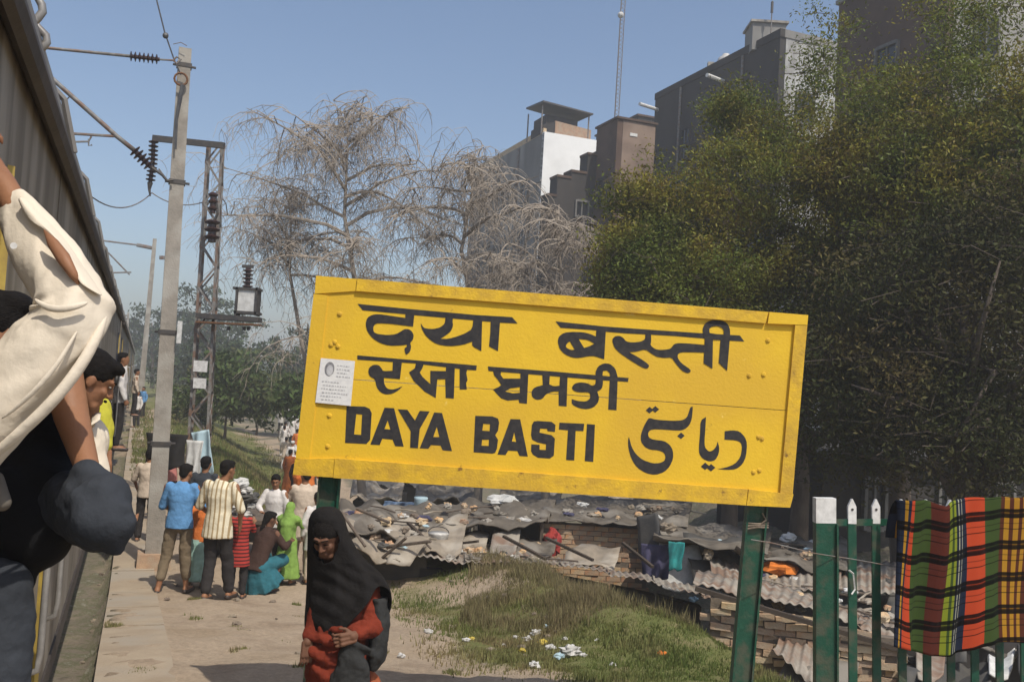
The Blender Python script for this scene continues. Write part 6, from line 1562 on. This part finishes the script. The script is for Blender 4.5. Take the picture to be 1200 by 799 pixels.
    for j in range(nv + 1):
        v = j / nv
        for i in range(nu + 1):
            th = 2 * math.pi * i / nu + math.radians(90)      # seam at the back
            # hem is long on her right side (photo left) front, short over her left sleeve
            ct, sn = math.cos(th), math.sin(th)
            front = max(0, -sn)
            hem = 735 + 6 * front - 52 * max(0, math.cos(th - math.radians(-38))) ** 3 + 16 * max(0, math.cos(th - math.radians(-122))) ** 4 + 30 * max(0, sn)
            y = 593 + (hem - 593) * v
            cx, hw, dr, cy = prof(min(y, 729))
            if y > 729: hw += (y - 729) * .0
            # face opening: rows between brow and chin are pulled back to the rim
            px_ = cx + hw * ct
            yy = cy + dr * sn
            fold = .011 * math.sin(th * 8 + y * .07 + 1.2 * math.sin(y * .05)) * min(1, max(0, (y - 645) / 45)) + .005 * math.sin(th * 15 + y * .09) * min(1, max(0, (y - 650) / 50))
            swag = .009 * math.sin((y + 34 * math.cos(th - math.radians(-165))) * .30) * front * min(1, max(0, (y - 655) / 20)) * (1 - min(1, max(0, (y - 728) / 20)))
            yy -= (fold + swag) + 0
            p = V(px_ + fold * 90, y, D + .03 + yy) - O
            da = (th - (2 * math.pi + FO) + math.pi) % (2 * math.pi) - math.pi
            e = math.exp(-(da / .72) ** 4) * math.exp(-((y - 636) / 20.5) ** 4)
            if 0 < e: p += Vector((.0, .015, 0)) * e
            vs.append(p)
    keep = []
    for j in range(nv):
        for i in range(nu):
            a = j * (nu + 1) + i
            y = 593 + 142 * (j + .5) / nv; th = 2 * math.pi * (i + .5) / nu + math.radians(90); da = (th - (2 * math.pi + FO) + math.pi) % (2 * math.pi) - math.pi
            if (da / .66) ** 2 + ((y - 637) / (14.5 + 1.2 * math.sin(th * 5))) ** 2 < 1: continue
            fs.append((a, a + nu + 1, a + nu + 2, a + 1))
    o = MB().add(vs, fs).build('shawl', M['shawl_black'], root, smooth=True); m_ = o.modifiers.new('thickness', 'SOLIDIFY'); m_.thickness = .007; m_.offset = 0
    m_ = o.modifiers.new('soft', 'SUBSURF'); m_.levels = 1; m_.render_levels = 1
woman()

# ---- people leaning out of the nearest coach
def limb_mesh(name, parent, O, prims, m, vx=.008, disp=.012, ds=.09, sm=4):
    g = MB()
    for a, b, ra, rb in prims: g.cap(Vector(a) - O, Vector(b) - O, ra, rb, n=16)
    return flesh(g.build(name, M[m], parent, smooth=True), vx, sm, disp, ds)
def sleeve_man():
    s_ = lambda px, D: px / FPX * D
    D = 1.75; O = V(-60, 560, 1.72)
    root = thing('person', 'cream-shirted man reaching up with bent arm from the nearest coach door', 'person', tuple(O))
    w, e, sh = V(2, 214, 1.80), V(84, 358, 1.70), V(-42, 520, 1.66)
    b = MB(); b.cap(sh - O, e - O, .042, .03); b.cap(e - O, w - O, .028, .026)
    d = (w - e).normalized(); hand_prims(b, w - O + d * .01, Vector((-.55, .1, .6)), Vector((.2, 1, .1)), None, 1.0, 1.1, -1)
    nk = V(-105, 500, 1.75); hd = V(-120, 420, 1.75); b.cap(nk - O, hd - O, .055, .05); b.cap(V(-140, 560, 1.75) - O, V(-140, 800, 1.75) - O, .12, .12)
    R = Matrix.Rotation(math.radians(-20), 4, 'Z').to_3x3(); head_prims(b, hd - O + Vector((0, 0, .03)), R)
    flesh(b.build('body', M['skin_brown'], root, smooth=True), .007, 3)
    h = MB(); hair_prims(h, hd - O + Vector((0, 0, .03)), R); flesh(h.build('hair', M['hair_black'], root, smooth=True), .008, 2, .006, .03)
    # loose sleeve, built as one draped tube with hand-placed creases
    pts = [(15, 236, 1.79), (24, 252, 1.78), (38, 278, 1.765), (55, 305, 1.74), (72, 332, 1.71), (84, 352, 1.69), (82, 376, 1.68), (62, 400, 1.67), (38, 428, 1.665), (4, 466, 1.66), (-30, 504, 1.655), (-70, 545, 1.67)]
    rad = [21, 28, 34, 38, 40, 44, 48, 50, 52, 54, 56, 58]
    P = [V(*p) - O for p in pts]; g = MB(); nr = 40
    # dense centre line
    Q = []; RR = []
    for i in range(len(P) - 1):
        for k in range(7): t = k / 7; Q.append(P[i].lerp(P[i + 1], t)); RR.append((rad[i] + (rad[i + 1] - rad[i]) * t) / FPX * 1.7)
    Q.append(P[-1]); RR.append(rad[-1] / FPX * 1.7)
    for _ in range(6): Q = [Q[0]] + [(Q[i - 1] + Q[i] * 2 + Q[i + 1]) / 4 for i in range(1, len(Q) - 1)] + [Q[-1]]
    def fn(v, t):
        m = 1 + .05 * math.sin(3 * t + v * 9) + .03 * math.sin(5 * t - v * 17 + 1)
        m += .10 * math.exp(-((v - .46) / .035) ** 2) * math.cos(t * 1 - 2.2) * math.sin(v * 60)          # elbow creases
        m += .035 * math.sin(v * 46 + 2 * math.sin(t)) * math.exp(-((v - .52) / .16) ** 2)
        m += .09 * (1 - abs(math.sin(v * 30 + 1.5 * math.cos(t)))) ** 3 * math.exp(-((v - .50) / .13) ** 2) - .05 * (1 - abs(math.sin(2.5 * t + v * 7))) ** 4 * (v > .4)
        m += .06 * (1 - abs(math.sin(2 * t - v * 11 + 1))) ** 4
        return m
    g.tube(Q, [(r, r * .8) for r in RR], nr, False, ref=(0, 0, 1), fn=fn)
    o = g.build('sleeve', M['shirt_cream'], root, smooth=True); k = o.modifiers.new('thickness', 'SOLIDIFY'); k.thickness = .004
    k = o.modifiers.new('soft', 'SUBSURF'); k.levels = 1; k.render_levels = 1; k = o.modifiers.new('folds', 'DISPLACE'); k.texture = cloth_tex(.07); k.strength = .006; k.texture_coords = 'LOCAL'
    # the unbuttoned cuff placket: a turned-back flap and the skin seen through the slit
    fl = [(24, 234, 1.735), (30, 250, 1.72), (40, 262, 1.70), (54, 268, 1.685), (72, 290, 1.665), (84, 312, 1.645), (93, 332, 1.635)]
    fr = [(28, 232, 1.74), (44, 250, 1.73), (62, 266, 1.72), (82, 290, 1.70), (100, 318, 1.68), (114, 338, 1.67), (122, 350, 1.66)]
    vs = []; fs = []
    for i in range(7):
        a, c = V(*fl[i]) - O, V(*fr[i]) - O
        for j in range(5): t = j / 4; vs.append(a.lerp(c, t) + Vector((0, -.012 * math.sin(math.pi * t), 0)))
    for i in range(6):
        for j in range(4): a = i * 5 + j; fs.append((a, a + 1, a + 6, a + 5))
    o = MB().add(vs, fs).build('cuff_flap', M['shirt_cream'], root, smooth=True); k = o.modifiers.new('thickness', 'SOLIDIFY'); k.thickness = .004; k = o.modifiers.new('soft', 'SUBSURF'); k.render_levels = 2; k.levels = 2
    sl = MB(); sl.tube([V(52, 270, 1.665) - O, V(62, 285, 1.655) - O, V(74, 302, 1.64) - O, V(86, 322, 1.632) - O, V(92, 333, 1.64) - O], [(.002, .002), (.010, .008), (.012, .009), (.008, .008), (.002, .002)], 12, ref=(1, 0, 0)); sl.build('forearm_skin', M['skin_brown'], root, smooth=True)
    for pp, rr_ in (([(40, 350, 1.62), (52, 360, 1.60), (68, 363, 1.59), (88, 360, 1.60), (104, 354, 1.62)], .0065), ([(126, 366, 1.68), (112, 400, 1.65), (88, 440, 1.62), (52, 482, 1.60), (4, 524, 1.60), (-30, 550, 1.61)], .012), ([(92, 385, 1.62), (66, 430, 1.585), (34, 466, 1.575), (0, 492, 1.58)], .005)):
        q_ = [V(*p) - O for p in pp]; MB().tube(q_, [(.003, .003)] + [(rr_, rr_ * .8)] * (len(q_) - 2) + [(.003, .003)], 10).build('fold', M['shirt_cream'], root, smooth=True).modifiers.new('soft', 'SUBSURF').render_levels = 2
    MB().tube([V(16, 288, 1.69) - O, V(16, 288, 1.675) - O], .006, 10).build('button', M['white_paint'], root)
    limb_mesh('shirt', root, O, [(V(-135, 560, 1.75), V(-135, 800, 1.75), .15, .15)], 'shirt_cream')
sleeve_man()
def black_top_man():
    O = V(20, 700, 1.85)
    root = thing('person', 'man in black top and slate trousers at the coach door, one knee raised', 'person', tuple(O))
    b = MB(); C = lambda a, c, r0, r1: b.cap(Vector(a) - O, Vector(c) - O, r0, r1, n=14)
    C(V(68, 418, 1.95), V(84, 488, 1.90), .044, .034); C(V(84, 488, 1.90), V(106, 560, 1.78), .034, .021)
    hand_prims(b, V(108, 560, 1.78) - O, Vector((.3, .3, -1)), Vector((1, -.2, .2)), None, 1.0, .7, -1)
    C(V(-5, 480, 2.1), V(0, 640, 1.95), .09, .09); C(V(0, 800, 1.85), V(-5, 1100, 1.9), .05, .04)
    hd = V(-8, 402, 2.15); C(V(15, 455, 2.1), hd, .05, .05); R = Matrix.Rotation(math.radians(-60), 4, 'Z').to_3x3(); head_prims(b, hd - O, R)
    flesh(b.build('body', M['skin_brown'], root, smooth=True), .008, 3)
    h = MB(); hair_prims(h, hd - O, R); flesh(h.build('hair', M['hair_black'], root, smooth=True), .008, 2, .006, .03)
    limb_mesh('top', root, O, [(V(0, 480, 2.1), V(10, 600, 1.95), .13, .12), (V(55, 490, 2.02), V(64, 560, 1.95), .055, .062), (V(50, 560, 1.95), V(80, 592, 1.87), .075, .045), (V(10, 600, 1.9), V(40, 620, 1.88), .10, .08), (V(0, 640, 1.88), V(10, 680, 1.86), .07, .05), (V(62, 600, 1.88), V(76, 620, 1.85), .045, .03)], 'top_black', .010, .03, .12)
    limb_mesh('trousers', root, O, [(V(0, 690, 1.82), V(-2, 830, 1.8), .062, .056), (V(-50, 690, 1.8), V(-50, 830, 1.8), .08, .08), (V(70, 590, 1.95), V(112, 590, 1.78), .07, .062), (V(120, 586, 1.72), V(122, 612, 1.70), .048, .053), (V(121, 612, 1.70), V(100, 608, 1.95), .052, .055), (V(100, 556, 1.78), V(134, 578, 1.72), .030, .022), (V(96, 580, 1.70), V(146, 596, 1.685), .018, .014), (V(134, 640, 1.70), V(150, 612, 1.69), .02, .018)], 'trouser_slate', .007, .020, .06, 6)
    o = limb_mesh('shirt_tail', root, O, [(V(-4, 560, 1.70), V(2, 588, 1.70), .014, .018)], 'tarp_grey', .005, .004)
black_top_man()
def looking_man():
    hd = V(107, 446, 3.75); O = V(95, 640, 3.9)
    root = thing('person', 'dark-haired man leaning out and looking down along the platform, behind the raised knee', 'person', tuple(O))
    R = (Matrix.Rotation(math.radians(-62), 4, 'Z') @ Matrix.Rotation(math.radians(-28), 4, 'X')).to_3x3(); s = .92
    b = MB(); head_prims(b, hd - O, R, s); nk = V(97, 488, 3.85); b.cap(nk - O, hd - O + Vector((-.02, 0, -.03)), .062, .058)
    b.cap(V(88, 530, 3.9) - O, T(-.60, 4.6, 1.6) - O, .10, .11); b.cap(V(100, 520, 3.8) - O, V(112, 600, 3.75) - O, .045, .04)
    flesh(b.build('body', M['skin_brown'], root, smooth=True), .006, 3); face_bits(root, hd - O, R, s, None, .006)
    X = lambda *p: hd - O + R @ (Vector(p) * s)
    h = MB(); h.ell(X(0, -.026, .05), (.084, .094, .082), R); h.ell(X(0, .04, .095), (.062, .055, .03), R); h.ell(X(0, -.07, .0), (.066, .04, .06), R); flesh(h.build('hair', M['hair_black'], root, smooth=True), .006, 2, .007, .02)
    m_ = MB(); m_.cap(X(-.018, .096, -.048), X(.018, .096, -.048), .006, n=8); m_.build('moustache', M['hair_black'], root)
    limb_mesh('shirt', root, O, [(V(90, 520, 3.88), T(-.58, 4.6, 1.6), .13, .14), (V(84, 505, 3.9), V(104, 506, 3.86), .07, .06), (V(100, 515, 3.82), V(110, 575, 3.78), .075, .065)], 'shirt_cream', .009, .02)
    MB().tube([V(101, 492, 3.76) - O, V(107, 500, 3.73) - O, V(112, 492, 3.74) - O, V(113, 485, 3.78) - O], [(.006, .018)] * 4, 8).build('collar', M['shirt_cream'], root, smooth=True)
    limb_mesh('trousers', root, O, [(T(-.62, 4.6, 1.55), T(-.66, 4.55, 1.2), .13, .10), (T(-.66, 4.55, 1.2), T(-.7, 4.6, .78), .09, .07)], 'trouser_dark', .012)
looking_man()
def yellow_man():
    O = V(112, 600, 5.0)
    root = thing('person', 'person in yellow-green shirt behind the man looking down, arm hanging from the coach', 'person', tuple(O))
    b = MB(); hd = V(100, 448, 5.1); R = Matrix.Rotation(math.radians(-30), 4, 'Z').to_3x3(); head_prims(b, hd - O, R); b.cap(V(104, 490, 5.1) - O, hd - O, .05, .05)
    b.cap(V(118, 515, 4.95) - O, V(123, 528, 4.9) - O, .035, .026); hand_prims(b, V(123, 528, 4.9) - O, Vector((.1, -.2, -1)), Vector((1, .3, 0)), None, 1, .6, -1); b.cap(V(102, 520, 5.05) - O, T(-.6, 5.05, 1.55) - O, .09, .09)
    flesh(b.build('body', M['skin_brown'], root, smooth=True), .009, 2); h = MB(); hair_prims(h, hd - O, R); flesh(h.build('hair', M['hair_black'], root, smooth=True), .01, 2)
    limb_mesh('shirt', root, O, [(V(102, 490, 5.05), T(-.58, 5.05, 1.65), .12, .12), (V(114, 476, 4.95), V(119, 505, 4.92), .07, .062), (V(119, 505, 4.92), V(122, 520, 4.9), .06, .045)], 'shirt_yellow', .010, .02)
    limb_mesh('trousers', root, O, [(T(-.6, 5.05, 1.55), T(-.66, 5.05, .78), .12, .08)], 'trouser_khaki', .014)
yellow_man()
def rider(label, px, py, D, top, sc=1.0):
    c = V(px, py, D); z = c.z - 1.585 * sc
    figure(label, (c.x, c.y, z), -60, 1.7 * sc, dict(top=top, bottom='trouser_dark', sleeve='wrist'), dict(elL=(-.3, .1, 1.3), wrL=(-.35, .1, 1.55)), 'people riding in the coach doors', vx=.018, far=True)
rider('rider in white clinging to the coach door far down the train', 143, 421, 16.5, 'shirt_white')
rider('farthest rider in pale shirt beside the train', 160, 436, 34, 'shirt_beige')
for (x, D, m, lab) in ((159, 42, 'shirt_white', 'man in white standing far down the platform edge'), (166, 50, 'shirt_blue', 'man in blue standing far down the platform')):
    figure(lab, on(x, D), 160, 1.65, dict(top=m, bottom='trouser_dark', sleeve='wrist'), None, 'people standing far along the platform', vx=.022, far=True)
# ------------------------------------------------------------------ the air
def haze():
    m = bpy.data.materials.new('haze'); m.use_nodes = True; n = m.node_tree.nodes; n.remove(n['Principled BSDF'])
    v = n.new('ShaderNodeVolumePrincipled'); v.inputs['Color'].default_value = (.82, .84, .87, 1); v.inputs['Density'].default_value = .0025; v.inputs['Anisotropy'].default_value = .2
    m.node_tree.links.new(v.outputs[0], n['Material Output'].inputs['Volume'])
    o = MB().box((0, 2400, 10), (7400, 5400, 28)).build('haze', m); o['kind'] = 'stuff'
haze()
